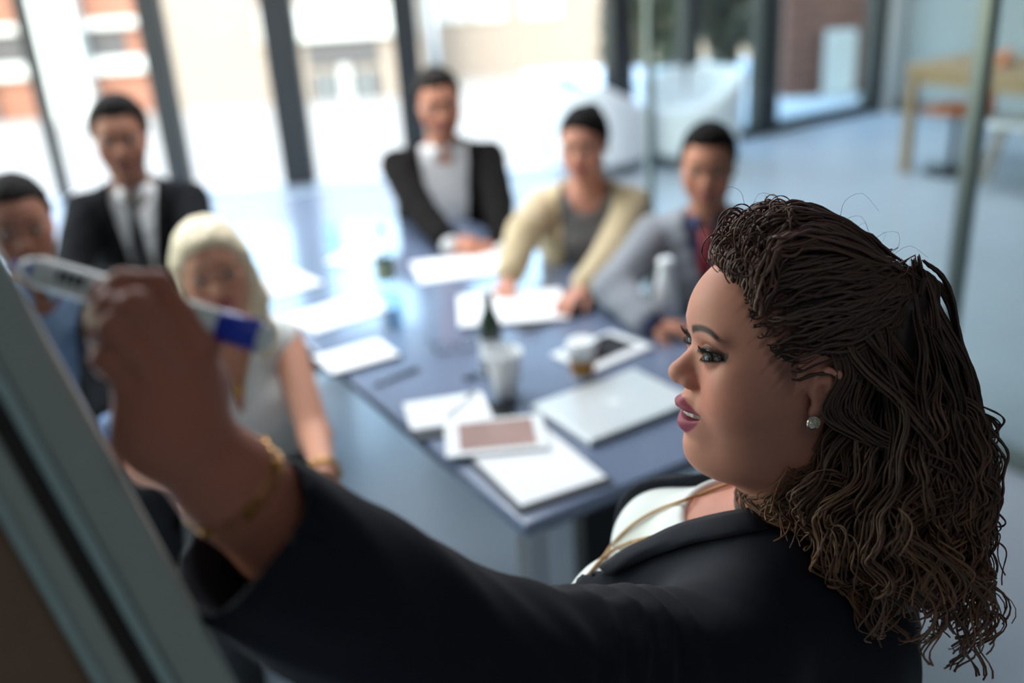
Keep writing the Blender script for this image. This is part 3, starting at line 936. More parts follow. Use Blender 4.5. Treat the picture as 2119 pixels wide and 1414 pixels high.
def head_sdf(p, fine=False, full=1.0, neck=True):
    """head in its own frame: x = person's right, y = face, z = up; eyes at z = 0, ears at y = 0"""
    q = p.copy()
    q[:, 0] = np.abs(q[:, 0])
    F = full                                            # 1 = round full face, 0 = lean
    d = ell(q, (0, -0.004, 0.030), (0.076, 0.099, 0.090))
    d = smin(d, ell(q, (0, 0.028, -0.035), (0.063 + 0.005 * F, 0.062, 0.086)), 0.03)
    d = smin(d, ell(q, (0, 0.045, 0.034), (0.056, 0.0515, 0.048)), 0.02)          # forehead
    d = smin(d, ell(q, (0.041, 0.049, -0.040), (0.027 + 0.005 * F, 0.034 + 0.002 * F, 0.034)), 0.02)   # cheeks
    d = smin(d, ell(q, (0.052, 0.046, -0.012), (0.017, 0.030, 0.013)), 0.02)       # cheekbones
    d = smin(d, ell(q, (0, 0.026, -0.082), (0.050 + 0.007 * F, 0.050, 0.040)), 0.025)       # jaw
    d = smin(d, ell(q, (0, 0.064, -0.104), (0.023, 0.0235, 0.020)), 0.016)         # chin
    if F > 0.5:
        d = smin(d, ell(q, (0, 0.030, -0.114), (0.050, 0.048, 0.026)), 0.028)      # under the chin
    d = smin(d, ell(q, (0, 0.071, -0.068), (0.031, 0.026, 0.032)), 0.016)          # muzzle
    d = smin(d, ell(q, (0.026, 0.081, 0.020), (0.027, 0.012, 0.008)), 0.012)       # brow
    d += 0.0075 * gau(q, (0.031, 0.093, 0.003), (0.017, 0.02, 0.012))              # eye sockets
    d += 0.003 * gau(q, (0, 0.10, -0.094), (0.022, 0.02, 0.006))                    # under the lip
    # nose
    d = smin(d, cap(q, (0, 0.0855, 0.012), (0, 0.1005, -0.024), 0.0070, 0.0105), 0.010)
    d = smin(d, ell(q, (0, 0.1025, -0.0275), (0.0125, 0.0125, 0.0105)), 0.008)
    d = smin(d, ell(q, (0.0135, 0.0945, -0.0325), (0.0085, 0.0105, 0.0085)), 0.006)
    d += 0.0055 * gau(q, (0, 0.095, 0.004), (0.013, 0.02, 0.012))                  # root of the nose
    # lips
    d += 0.0015 * gau(q, (0.020, 0.094, -0.046), (0.006, 0.02, 0.02))
    xl = q[:, 0]
    bow = 0.0022 * np.exp(-((xl - 0.006) / 0.006) ** 2)
    qu = q.copy()
    qu[:, 2] = q[:, 2] - bow * 0.8 + 4.0 * xl * xl
    qu[:, 1] = q[:, 1] + 20.0 * xl * xl
    d = smin(d, ell(qu, (0, 0.0925, -0.0600), (0.041, 0.0125, 0.0072)), 0.0045)
    ql = q.copy()
    ql[:, 2] = q[:, 2] - 16.0 * xl * xl
    ql[:, 1] = q[:, 1] + 24.0 * xl * xl
    d = smin(d, ell(ql, (0, 0.0875, -0.0805), (0.039, 0.0120, 0.0088)), 0.0045)
    qm = qu.copy()
    qm[:, 2] = q[:, 2] - 6.0 * xl * xl
    mo = ell(qm, (0, 0.103, -0.0700), (0.030, 0.022, 0.0050 if fine else 0.0022))
    d = smax(d, -mo, 0.003)
    # ears
    qh_ = q
    q = (q - np.array([0.0735, -0.017, -0.018], np.float32)) / 0.80 + np.array([0.0735, -0.010, -0.014], np.float32)
    e = smin(ell(q, (0.0745, -0.010, -0.014), (0.0075, 0.0165, 0.027)),
             ell(q, (0.0735, -0.003, -0.040), (0.0055, 0.0085, 0.0095)), 0.006)
    if fine:
        hel = [(0.072, 0.005, -0.006), (0.077, 0.003, 0.007), (0.082, -0.007, 0.015), (0.085, -0.019, 0.012),
               (0.0855, -0.026, -0.002), (0.083, -0.024, -0.018), (0.079, -0.014, -0.031)]
        e = smin(e, chain(q, hel, [0.003, 0.0032, 0.0034, 0.0036, 0.0036, 0.0034, 0.003]), 0.003)
        e = smin(e, chain(q, [(0.079, -0.012, 0.004), (0.081, -0.017, -0.010), (0.078, -0.010, -0.026)],
                          [0.0025, 0.0028, 0.0028]), 0.003)
        e = smax(e, -ell(q, (0.083, -0.004, -0.014), (0.0075, 0.0075, 0.0115)), 0.004)
    q = qh_
    d = smin(d, e * 0.80, 0.005)
    if fine:
        d = smin(d, ell(q, (0.0725, -0.005, -0.018), (0.004, 0.004, 0.006)), 0.004)   # tragus
        d = smax(d, -ell(q, (0.0078, 0.1005, -0.0410), (0.0042, 0.0058, 0.0042)), 0.003)   # nostrils
        d += 0.0012 * gau(q, (0.0205, 0.089, -0.036), (0.0025, 0.02, 0.008))         # wing crease
        # smile fold from the nose wing to the mouth corner
        fold = cap(q, (0.024, 0.088, -0.038), (0.034, 0.078, -0.066), 0.0)
        d += 0.0016 * np.exp(-(fold / 0.004) ** 2)
        # eyelids over the ball, then the almond opening
        c = EYE
        lid = np.sqrt(((q - c.astype(np.float32)) ** 2).sum(1)) - (EYE_R + 0.0019)
        d = smin(d, lid, 0.004)
        ex = (q[:, 0] - c[0] - 0.0005) / EW
        w = np.clip(1 - ex * ex, 0, 1)
        tilt = 0.0016 * ex
        zu = c[2] + ZUP * w ** 0.8 + tilt
        zl = c[2] - ZLO * w + tilt
        z = q[:, 2]
        cut = np.maximum(np.maximum(z - zu, zl - z), (np.abs(ex) - 1) * EW)
        cut = np.maximum(cut, (c[1] - 0.001) - q[:, 1])
        d = smax(d, -cut, 0.0012)
        # crease above the lid
        cz = c[2] + 0.0112 * np.clip(1 - (ex * 0.85) ** 2, 0, 1) ** 0.7 + tilt
        d += 0.0011 * np.exp(-((z - cz) / 0.0012) ** 2) * (np.abs(ex) < 1.05) * (q[:, 1] > 0.06)
    if neck:
        n = cap(p, (0, -0.020, -0.07), (0, -0.048, -0.24), 0.054 - 0.0 * F, 0.058)
        d = smin(d, n, 0.03)
    return d

def face_paint(v, skin, lips, hair, brow=True, makeup=0.0, hairline=True):
    """colour per vertex of a head in its own frame: skin, lips, brows, lids, scalp"""
    n = len(v)
    q = v.copy()
    q[:, 0] = np.abs(q[:, 0])
    skin = np.array(skin[:3])
    c = np.tile(skin, (n, 1))
    x, y, z = q[:, 0], q[:, 1], q[:, 2]
    def mix(m, col, a=1.0):
        nonlocal c
        m = np.clip(m, 0, 1)[:, None] * a
        c = c * (1 - m) + np.array(col[:3]) * m
    st = lambda e0, e1, t: np.clip((t - e0) / (e1 - e0), 0, 1)
    # warmer cheeks
    mix(np.exp(-(((x - 0.045) / 0.022) ** 2 + ((z + 0.038) / 0.022) ** 2)) * (y > 0.03), skin * np.array([1.12, 0.80, 0.78]), 0.5)
    # lips
    bow = 0.0022 * np.exp(-((x - 0.006) / 0.006) ** 2)
    lu = ((x / 0.0325) ** 2 + ((z + 4.0 * x * x - bow + 0.0612) / 0.0078) ** 2)
    ll = ((x / 0.0315) ** 2 + ((z - 16.0 * x * x + 0.0800) / 0.0102) ** 2)
    m = np.maximum(st(1.1, 0.8, lu), st(1.1, 0.8, ll)) * (y > 0.062)
    mix(m, lips)
    if makeup > 0:                                      # inside of the mouth
        mo = (x / 0.022) ** 2 + ((z - 6 * x * x + 0.0700) / 0.0034) ** 2
        mix(st(1.0, 0.5, mo) * (y < 0.094) * (y > 0.05), (0.03, 0.008, 0.008))
    # brows
    if brow:
        t = np.clip((x - 0.012) / 0.042, 0, 1)
        bz = 0.0215 + 0.0085 * np.sin(t * 2.35) - 0.006 * t * t
        th = 0.0046 * (1 - 0.60 * t)
        m = st(1.25, 0.6, np.abs(z - bz) / th) * st(0.008, 0.0125, x) * st(0.056, 0.050, x) * (y > 0.03)
        mix(m, hair, 0.97)
    if makeup > 0:
        ex = (x - EYE[0] - 0.0005) / EW
        w = np.clip(1 - ex * ex, 0, 1)
        zu = EYE[2] + ZUP * w ** 0.8 + 0.0016 * ex
        zl = EYE[2] - ZLO * w + 0.0016 * ex
        near = (np.abs(ex) < 1.22) & (y > 0.055)
        mix(np.exp(-((z - zu - 0.0012) / 0.0026) ** 2) * near, (0.008, 0.006, 0.006), 0.98 * makeup)
        mix(np.exp(-((z - zl + 0.0006) / 0.0013) ** 2) * near * st(-1.0, 0.1, ex), (0.01, 0.008, 0.008), 0.9 * makeup)
        mix(np.exp(-((z - zu - 0.005) / 0.0042) ** 2) * near * st(-0.9, 0.7, ex), (0.03, 0.022, 0.018), 0.6 * makeup)
        mix(np.exp(-(((ex - 1.0) / 0.35) ** 2 + ((z - EYE[2] - 0.003) / 0.005) ** 2)) * (y > 0.05), (0.02, 0.014, 0.012), 0.8 * makeup)
    return c

def eyes(parent, R, T, s, iris=(0.02, 0.011, 0.007), gaze=(0, 1, 0), skin_mats=None):
    """two eyeballs with iris and pupil; local gaze direction"""
    g = np.array(gaze, float)
    g /= np.linalg.norm(g)
    for sd in (-1, 1):
        c = np.array([sd * EYE[0], EYE[1], EYE[2]])
        up = np.array([0, 0, 1.0]) - g[2] * g
        up /= np.linalg.norm(up)
        rt = np.cross(g, up)
        A = np.stack([rt, up, g])
        prof = [(EYE_R * math.sin(a), -EYE_R * math.cos(a)) for a in np.linspace(0.05, math.pi - 0.01, 20)]
        vs, fs = [], []
        mb = MB().lathe(c, prof, 24, A)
        W = lambda vv: (np.array(vv) * s) @ R.T + T
        mb.v = [tuple(q) for q in W(mb.v)]
        o = mb.build('eyeball', M_EYEWHITE, parent, smooth=True, auto=False)
        ir = MB().lathe(c, [(r * 1.24, h * 1.062) for r, h in ((0.0061, 0.01105), (0.0058, 0.01135), (0.0045, 0.0120), (0.0031, 0.0124), (0.0001, 0.0126))], 24, A, caps=False)
        ir.v = [tuple(q) for q in W(np.array(ir.v) + g * 0.0004)]
        io = ir.build('iris', mat('iris_colour', (*iris, 1), 0.3, spec=0.25), o, smooth=True, auto=False)
        pu = MB().lathe(c, [(0.0030, 0.01365), (0.0016, 0.0139), (0.0001, 0.0141)], 18, A, caps=False)
        pu.v = [tuple(q) for q in W(np.array(pu.v) + g * 0.0004)]
        pu.build('pupil', M_PUPIL, o, smooth=True, auto=False)
# ---------------------------------------------------------------- seated people
def unit(v):
    v = np.asarray(v, float)
    return v / np.linalg.norm(v)

def frame_from(fwd, up=(0, 0, 1)):
    f = unit(fwd)
    r = unit(np.cross(f, np.asarray(up, float)))
    return np.stack([r, f, np.cross(r, f)], 1)          # columns: right, forward, up

def ik(a, c, l1, l2, pole):
    """elbow between a and c, bent towards pole"""
    d = c - a
    L = min(np.linalg.norm(d), (l1 + l2) * 0.995)
    dd = unit(d)
    x = (l1 * l1 - l2 * l2 + L * L) / (2 * L)
    h = math.sqrt(max(l1 * l1 - x * x, 0))
    pv = np.asarray(pole, float) - (np.asarray(pole, float) @ dd) * dd
    return a + dd * x + unit(pv) * h

def hand_prims(w, d, n, side, s=1.0, curl=0.5):
    """capsules of a relaxed hand: w wrist, d pointing, n back of hand; side = +1 thumb towards d x n"""
    d, n = unit(d), unit(n)
    t = np.cross(d, n) * side
    out = []
    for k, (off, ln) in enumerate(((0.026, 0.070), (0.009, 0.078), (-0.009, 0.073), (-0.026, 0.058))):
        m = w + d * 0.082 * s + t * off * s
        out.append((w + d * 0.012 + t * off * 0.5 * s, m, 0.0135 * s, 0.0115 * s))
        a1 = m + (d * math.cos(curl * 0.6) - n * math.sin(curl * 0.6)) * ln * 0.52 * s + t * off * 0.15
        a2 = a1 + (d * math.cos(curl * 1.7) - n * math.sin(curl * 1.7)) * ln * 0.50 * s
        out.append((m, a1, 0.0095 * s, 0.0085 * s))
        out.append((a1, a2, 0.0085 * s, 0.0068 * s))
    b = w + d * 0.025 * s + t * 0.022 * s - n * 0.008
    c1 = b + (d * 0.55 + t * 0.65 - n * 0.35) * 0.045 * s
    c2 = c1 + (d * 0.85 + t * 0.25 - n * 0.35) * 0.035 * s
    out += [(w + d * 0.01, b, 0.017 * s, 0.0145 * s), (b, c1, 0.0135 * s, 0.0105 * s), (c1, c2, 0.0105 * s, 0.008 * s)]
    return out

def person(sp):
    """builds one seated figure; returns its Empty"""
    H = np.array(sp['head'])
    s = sp.get('hs', 1.0)
    Rh = frame_from(sp['face'], sp.get('headup', (0, 0, 1)))
    B = frame_from([*sp['body'], 0])
    wsc = sp.get('wide', 1.0)
    full = sp.get('full', 0.3)
    nb = H + B @ np.array(sp.get('neck', (0, -0.035, -0.188))) * np.array([1, 1, s])
    lean = sp.get('lean', 0.10)
    P = lambda x, y, z: nb + B @ np.array([x, y - lean * (-z) * 1.0, z])
    sh = {k: P(k * 0.155 * wsc, -0.01, -0.055) for k in (-1, 1)}
    pel = P(0, -0.02, 0.0)
    pel[2] = 0.53
    off = lean * (nb[2] - 0.53)
    pel[:2] = (nb + B @ np.array([0, -0.02 - off, 0]))[:2]
    hip = {k: pel + B @ np.array([k * 0.085, 0.02, -0.0]) for k in (-1, 1)}
    kn = {k: hip[k] + B @ np.array([k * 0.04, 0.40, 0.0]) for k in (-1, 1)}
    an = {k: np.array([*(kn[k] + B @ np.array([0, -0.02, 0]))[:2], 0.09]) for k in (-1, 1)}
    toe = {k: np.array([*(an[k] + B @ np.array([k * 0.02, 0.15, 0]))[:2], 0.035]) for k in (-1, 1)}
    wr, el, hp = {}, {}, {}
    for k in (-1, 1):
        a = sp['arms'][k]
        wr[k] = np.array(a['w'], float)
        el[k] = np.array(a['e'], float) if 'e' in a else ik(sh[k], wr[k], 0.285, 0.255, B @ np.array(a.get('pole', (k * 0.6, -0.5, -0.6))))
        dirv = a.get('d', wr[k] - el[k])
        hp[k] = hand_prims(wr[k], dirv, a.get('n', (0, 0, 1)), a.get('side', k), sp.get('hand', 1.0), a.get('curl', 0.5))
    T0 = 0.53 - nb[2]

    def torso(p, g):
        l = (p - nb.astype(np.float32)) @ B.astype(np.float32)
        l[:, 1] -= lean * l[:, 2]
        bust = sp.get('bust', 0.0)
        d = ell(l, (0, -0.005, -0.19), (0.152 * wsc + g, 0.102 + g, 0.175 + g))
        d = smin(d, cap(l, (-0.125 * wsc, -0.012, -0.060), (0.125 * wsc, -0.012, -0.060), 0.057 + g), 0.06)
        d = smin(d, cap(l, (-0.05, -0.02, -0.03), (0.05, -0.02, -0.03), 0.055 + g), 0.05)
        d = smin(d, ell(l, (0, 0.005, T0 * 0.66), (0.142 * wsc * sp.get('waist', 1.0) + g, 0.112 + g, 0.17 + g)), 0.08)
        d = smin(d, ell(l, (0, -0.01, T0 + 0.02), (0.165 + g, 0.125 + g, 0.115 + g)), 0.06)
        if bust:
            l2 = l.copy()
            l2[:, 0] = np.abs(l2[:, 0])
            d = smin(d, ell(l2, (0.070, 0.075, -0.20), (0.060 + g, 0.050 + g, 0.060 + g)), 0.04)
        return d, l
    def arm(p, k, g, cut=None):
        d = smin(cap(p, sh[k], el[k], 0.050 + g, 0.041 + g), cap(p, el[k], wr[k], 0.040 + g, 0.027 + g * 0.9), 0.02)
        return d
    def legs(p, g):
        d = None
        for k in (-1, 1):
            e = smin(cap(p, hip[k], kn[k], 0.085 + g, 0.060 + g), cap(p, kn[k], an[k], 0.056 + g, 0.040 + g), 0.03)
            d = e if d is None else smin(d, e, 0.02)
        return d
    def body_fn(p):
        hl = ((p - H.astype(np.float32)) @ Rh.astype(np.float32)) / s
        d = head_sdf(hl, False, full, neck=False) * s
        nk0 = H + Rh @ np.array([0, -0.02, -0.07]) * s
        d = smin(d, cap(p, nk0, nb + B @ np.array([0, -0.01, -0.02]), 0.052 * s, 0.060 * s), 0.03)
        t, _ = torso(p, -0.004)
        d = smin(d, t, 0.035)
        for k in (-1, 1):
            d = smin(d, arm(p, k, -0.002), 0.02)
            hd = None
            for a_, b_, ra, rb in hp[k]:
                e = cap(p, a_, b_, ra, rb)
                hd = e if hd is None else smin(hd, e, 0.004)
            d = smin(d, hd, 0.008)
            d = smin(d, cap(p, an[k], toe[k], 0.042, 0.036), 0.02)
        return smin(d, legs(p, -0.004), 0.02)
    root = thing('person', (pel[0], pel[1], 0), sp['label'], 'person')
    pts = np.array([H + [0, 0, 0.14], H, *sh.values(), *el.values(), *wr.values(), pel, *kn.values(), *an.values(), *toe.values()])
    lo, hi = pts.min(0) - 0.22, pts.max(0) + 0.22
    lo[2] = -0.02
    hi[2] = H[2] + 0.16
    skin, lips = sp['skin'], sp['lips']
    def colfn(v):
        hl = ((v - H) @ Rh) / s
        c = np.tile(np.array(skin[:3]), (len(v), 1))
        m = hl[:, 2] > -0.16
        c[m] = face_paint(hl[m].astype(np.float32), skin, lips, sp['hair'], True)
        q = np.abs(hl[m, 0])
        e = np.exp(-(((q - 0.032) / 0.012) ** 2 + ((hl[m, 2] - 0.001) / 0.006) ** 2)) * (hl[m, 1] > 0.05)
        c[m] = c[m] * (1 - 0.6 * e[:, None]) + np.array([0.02, 0.012, 0.01]) * 0.6 * e[:, None]
        sho = v[:, 2] < 0.085
        c[sho] = (0.02, 0.018, 0.016)
        return c
    sdf_object('body', body_fn, lo, hi, 0.0058, M_SKIN, root, None, colfn)
    eyes(root, Rh, H, s, sp.get('iris', (0.02, 0.012, 0.008)))
    # clothes
    G = lambda v: np.asarray(v, np.float32)
    neckz = sp.get('neckz', -0.015)
    def sleeves(p, g, stop):
        d = None
        for k in (-1, 1):
            w2 = wr[k] + unit(el[k] - wr[k]) * stop
            e = smin(cap(p, sh[k], el[k], 0.050 + g, 0.042 + g), cap(p, el[k], w2, 0.041 + g, 0.031 + g), 0.02)
            d = e if d is None else np.minimum(d, e)
        return d
    def top_fn(g, arms=True, stop=0.0, vtop=0.0, vlen=0.0, hem=None, neck_r=None, gap=None):
        hem_ = (T0 - 0.04) if hem is None else hem
        def f(p):
            d, l = torso(p, g)
            if vlen:
                w_ = vtop * np.clip(1 + (l[:, 2] + 0.0) / vlen, 0, 1)
                if gap:
                    w_ = np.maximum(w_, gap)
                d = smax(d, -np.maximum(np.abs(l[:, 0]) - w_, 0.0 - l[:, 1]), 0.006)
            if arms:
                d = smin(d, sleeves(p, g, stop), 0.012)
            # cloth ripples
            d += 0.0022 * np.sin(l[:, 2] * 70 + 9 * l[:, 0]) * np.sin(l[:, 0] * 46 + l[:, 2] * 21) if g > 0.004 else 0
            d = smax(d, hem_ - l[:, 2], 0.01)
            # neck hole
            nr_ = neck_r or 0.062
            d = smax(d, -cap(p, nb + B @ np.array([0, 0.005, -0.02]), nb + B @ np.array([0, 0.03, 0.2]), nr_ + g * 0.3), 0.008)
            return d
        return f
    for it in sp['clothes']:
        sdf_object(it['name'], top_fn(**it['fn']), lo, hi, it.get('h', 0.0075), it['mat'], root)
    if 'trousers' in sp:
        def tr(p):
            d = legs(p, 0.012)
            l = (p - nb.astype(np.float32)) @ B.astype(np.float32)
            l[:, 1] -= lean * l[:, 2]
            d = smin(d, ell(l, (0, -0.01, T0 + 0.02), (0.178, 0.138, 0.12)), 0.05)
            d = smax(d, 0.085 - p[:, 2], 0.01)
            return smax(d, p[:, 2] - 0.70, 0.01)
        sdf_object('trousers', tr, lo, np.array([hi[0], hi[1], 0.8]), 0.011, sp['trousers'], root)
    # hair cap
    hs_ = sp.get('hairstyle', 'short')
    hm = sp['hairmat']
    vol = sp.get('hairvol', 0.011)
    def hair(p):
        q = p.copy()
        q[:, 0] = np.abs(q[:, 0])
        d = ell(q, (0, -0.006, 0.032), (0.0765 + vol, 0.099 + vol * 0.8, 0.090 + vol))
        d = smin(d, ell(q, (0, 0.035, 0.062), (0.052 + vol * 0.6, 0.052 + vol * 0.4, 0.042 + vol)), 0.02)
        if hs_ == 'short':
            cutp = (q[:, 1] - 0.060) * 0.72 - (q[:, 2] - 0.060) * 0.69
            cutp = cutp + 0.014 * np.exp(-((q[:, 0] - 0.052) / 0.018) ** 2) * (q[:, 2] > 0.02) - 0.012 * np.exp(-((q[:, 2] + 0.005) / 0.022) ** 2) * (q[:, 0] > 0.06)
            d = smax(d, cutp, 0.008)
            d = smin(d, ell(q, (0, 0.040, 0.098 + vol * 0.6), (0.048, 0.040, 0.020)), 0.02) if vol > 0.008 else d
            d = smax(d, -0.055 - q[:, 2], 0.01)
            d = smax(d, -ell(q, (0.080, -0.004, -0.016), (0.02, 0.026, 0.036)), 0.005)
        elif hs_ == 'bun':
            cutp = (q[:, 1] - 0.066) * 0.72 - (q[:, 2] - 0.060) * 0.69
            d = smax(d, cutp, 0.008)
            d = smax(d, -0.05 - q[:, 2], 0.01)
            d = smin(d, ell(q, (0, -0.095, 0.075), (0.040, 0.042, 0.040)), 0.012)
        elif hs_ == 'long':
            cutp = (q[:, 1] - 0.070) * 0.80 - (q[:, 2] - 0.066) * 0.60 - 10 * (0.07 - q[:, 0]).clip(0, 1) ** 2 * 0
            d = smax(d, cutp, 0.01)
            xs = p[:, 0]
            # long lengths falling behind the shoulders, fuller on the left side
            for a_, b_, c_ in (((-0.072, 0.018, 0.03), (-0.085, 0.005, -0.10), (-0.075, 0.02, -0.24)),
                               ((0.072, 0.012, 0.03), (0.082, -0.012, -0.10), (0.075, -0.03, -0.22)),
                               ((-0.04, -0.07, 0.0), (-0.05, -0.08, -0.12), (-0.05, -0.075, -0.26)),
                               ((0.04, -0.07, 0.0), (0.05, -0.08, -0.12), (0.05, -0.075, -0.26))):
                e = smin(cap(p, a_, b_, 0.026, 0.030), cap(p, b_, c_, 0.030, 0.022), 0.02)
                d = smin(d, e, 0.02)
            fr_ = cap(p, (0.012, 0.078, 0.092), (-0.074, 0.034, 0.035), 0.012, 0.015)
            d = smin(d, fr_, 0.012)
            d = smin(d, cap(p, (0.012, 0.078, 0.092), (0.076, 0.030, 0.030), 0.011, 0.014), 0.012)
        d += 0.0022 * np.sin(p[:, 0] * 210 + 30 * p[:, 2]) * np.cos(p[:, 1] * 120 + 40 * p[:, 0])
        return d
    sdf_object('hair', hair, (-0.13, -0.17, -0.31), (0.13, 0.13, 0.16), 0.0055, hm, root, (Rh * s, H))
    sp['_'] = dict(nb=nb, B=B, sh=sh, el=el, wr=wr, P=P, H=H, Rh=Rh, s=s, pel=pel)
    return root

def front_point(sp, x, z, off):
    """point on the chest front in body frame"""
    q = sp['_']
    return q['P'](x, off, z)

M_SHIRTW = mat('white_shirt', lin(226, 226, 226), 0.75, var=0.02, scale=30, bump=0.05, bscale=400)
M_SUITG = mat('charcoal_suit', lin(20, 21, 23), 0.9, spec=0.1, var=0.06, scale=60, sheen=0.0, bump=0.05, bscale=500)
M_SUITB = mat('black_brown_jacket', lin(21, 18, 17), 0.9, spec=0.1, var=0.06, scale=60, sheen=0.0, bump=0.05, bscale=500)
M_NAVYS = mat('navy_suit', lin(16, 18, 22), 0.9, spec=0.1, var=0.05, scale=60)
M_BLUESH = mat('light_blue_shirt', lin(126, 152, 188), 0.75, var=0.04, scale=40)
M_CREAM = mat('cream_blazer', lin(186, 166, 130), 0.8, var=0.05, scale=50, sheen=0.2, bump=0.05, bscale=400)
M_GREYT = mat('grey_top', lin(104, 102, 100), 0.8, var=0.05, scale=60)
M_SWEAT = mat('grey_knit_sweater', lin(128, 131, 138), 0.9, var=0.10, scale=160, sheen=0.3, bump=0.15, bscale=350)
M_NAVYSH = mat('navy_collar_shirt', lin(34, 42, 78), 0.75)
M_RED = mat('dark_red_tie', lin(132, 34, 44), 0.6)
M_BLACKT = mat('black_tie', lin(22, 22, 24), 0.6)
M_DRESS = mat('white_dress', lin(232, 232, 228), 0.75, var=0.02, scale=20)
M_TROUS = mat('dark_trousers', lin(30, 31, 35), 0.85, var=0.05, scale=40)
M_HAIRD = mat('dark_hair', lin(16, 12, 10), 0.8, spec=0.15, var=0.2, scale=60, stretch=(6, 6, 1))
M_HAIRG = mat('greying_brown_hair', lin(36, 31, 28), 0.8, spec=0.15, var=0.2, scale=60, stretch=(6, 6, 1))
M_HAIRBL = mat('blonde_hair', lin(232, 214, 180), 0.45, var=0.18, scale=50, stretch=(8, 8, 1))
M_GOLD = mat('gold', lin(212, 166, 88), 0.28, metal=0.9)
FAIR = lin(206, 156, 134)
TAN = lin(190, 138, 114)
LIPS = lin(160, 96, 90)
HAIRC = (0.02, 0.014, 0.011, 1)

def collar(root, sp, m, name='collar', r=0.058, h=0.030, spread=0.030):
    """two shirt collar leaves round the neck"""
    q = sp['_']
    for k in (-1, 1):
        pts_in, pts_out = [], []
        for a_ in np.linspace(0.25, math.pi, 9):
            x, y = k * math.sin(a_) * r, math.cos(a_) * r * 0.95
            z0 = 0.012 + 0.020 * (1 - math.cos(a_)) * 0.5
            pts_in.append(q['P'](x, y + 0.004, z0 + h * 0.55))
            f = 1 + spread / r * (0.55 if a_ > 0.6 else 1.0)
            pts_out.append(q['P'](x * f, y * f + 0.006, z0 - h * (1.35 if a_ < 0.6 else 0.6)))
        V = np.array(pts_in + pts_out)
        n = len(pts_in)
        F = [(i, i + 1, n + i + 1, n + i) for i in range(n - 1)]
        o = mesh_np(name, V, F, m, root, True)
        md = o.modifiers.new('thick', 'SOLIDIFY')
        md.thickness = 0.004

def strip(root, sp, name, m, prof, off=0.125, th=0.006):
    """flat strip down the chest front: prof = [(z, half width)]"""
    q = sp['_']
    n = 9
    V, F = [], []
    for z, w, y in prof:
        V += [q['P'](-w, y, z), q['P'](0, y + 0.004, z), q['P'](w, y, z)]
    for i in range(len(prof) - 1):
        a = i * 3
        F += [(a, a + 1, a + 4, a + 3), (a + 1, a + 2, a + 5, a + 4)]
    o = mesh_np(name, V, F, m, root, True)
    md = o.modifiers.new('thick', 'SOLIDIFY')
    md.thickness = th
    return o

def lapels(root, sp, m, vtop, vlen, y0=0.118):
    """two lapels folded along the jacket opening"""
    q = sp['_']
    for k in (-1, 1):
        V, F = [], []
        for i, t in enumerate(np.linspace(0, 1, 8)):
            z = -0.02 - t * (vlen - 0.04)
            w = vtop * max(0.0, 1 + z / vlen)
            lw = 0.052 * math.sin(min(1.0, t * 1.15 + 0.25) * math.pi) ** 0.6 if t < 0.99 else 0.004
            yy = y0 * (0.55 + 0.45 * min(1, t * 2.2))
            V += [q['P'](k * w, yy + 0.006, z), q['P'](k * (w + lw), yy - 0.006 - 0.25 * lw, z - 0.01)]
            if i:
                a = 2 * i - 2
                F.append((a, a + 1, a + 3, a + 2))
        o = mesh_np('lapel', V, F, m, root, True)
        md = o.modifiers.new('thick', 'SOLIDIFY')
        md.thickness = 0.006

SEATS = []
# --- dark-haired man at the left edge
A_ = dict(head=at(40, 462, 2.5), face=(0.42, -0.90, -0.06), body=(0.55, -0.84), hs=1.0, lean=0.22, wide=1.08, full=0.6,
          arms={1: dict(w=at(120, 900, 2.35), d=(0.3, -0.5, -0.5)), -1: dict(w=at(232, 880, 2.42), e=at(222, 800, 2.55), d=(-0.1, -0.5, -0.6))},
          skin=lin(150, 104, 86), lips=lin(120, 72, 66), hair=HAIRC, hairmat=M_HAIRD, hairvol=0.006,
          clothes=[dict(name='shirt', mat=M_BLUESH, fn=dict(g=0.007, stop=-0.01)),
                   dict(name='jacket', mat=M_NAVYS, fn=dict(g=0.020, stop=0.03, vtop=0.115, vlen=0.9, gap=0.06))],
          trousers=M_TROUS, label='man in a light blue shirt and dark jacket at the left edge')
r_ = person(A_); collar(r_, A_, M_BLUESH); SEATS.append(A_)
# --- man in charcoal suit and tie
B_ = dict(head=at(250, 283, 3.4), face=(0.25, -0.96, -0.04), body=(0.16, -0.98), hs=1.08, lean=0.10, wide=1.16, full=0.6,
          arms={1: dict(w=at(150, 640, 3.15)), -1: dict(w=at(395, 560, 3.2), e=at(412, 500, 3.42))},
          skin=lin(150, 104, 84), lips=lin(120, 76, 68), hair=HAIRC, hairmat=M_HAIRD, hairvol=0.016,
          clothes=[dict(name='shirt', mat=M_SHIRTW, fn=dict(g=0.006, stop=-0.012)),
                   dict(name='jacket', mat=M_SUITG, fn=dict(g=0.022, stop=0.012, vtop=0.080, vlen=0.62))],
          trousers=M_TROUS, label='dark-haired man in a charcoal suit, white shirt and black tie')
r_ = person(B_); collar(r_, B_, M_SHIRTW); SEATS.append(B_)
strip(r_, B_, 'tie', M_BLACKT, [(-0.005, 0.014, 0.085), (-0.03, 0.020, 0.096), (-0.05, 0.015, 0.110), (-0.15, 0.026, 0.132), (-0.30, 0.036, 0.136), (-0.42, 0.042, 0.135), (-0.46, 0.002, 0.134)])
lapels(r_, B_, M_SUITG, 0.080, 0.50, 0.128)
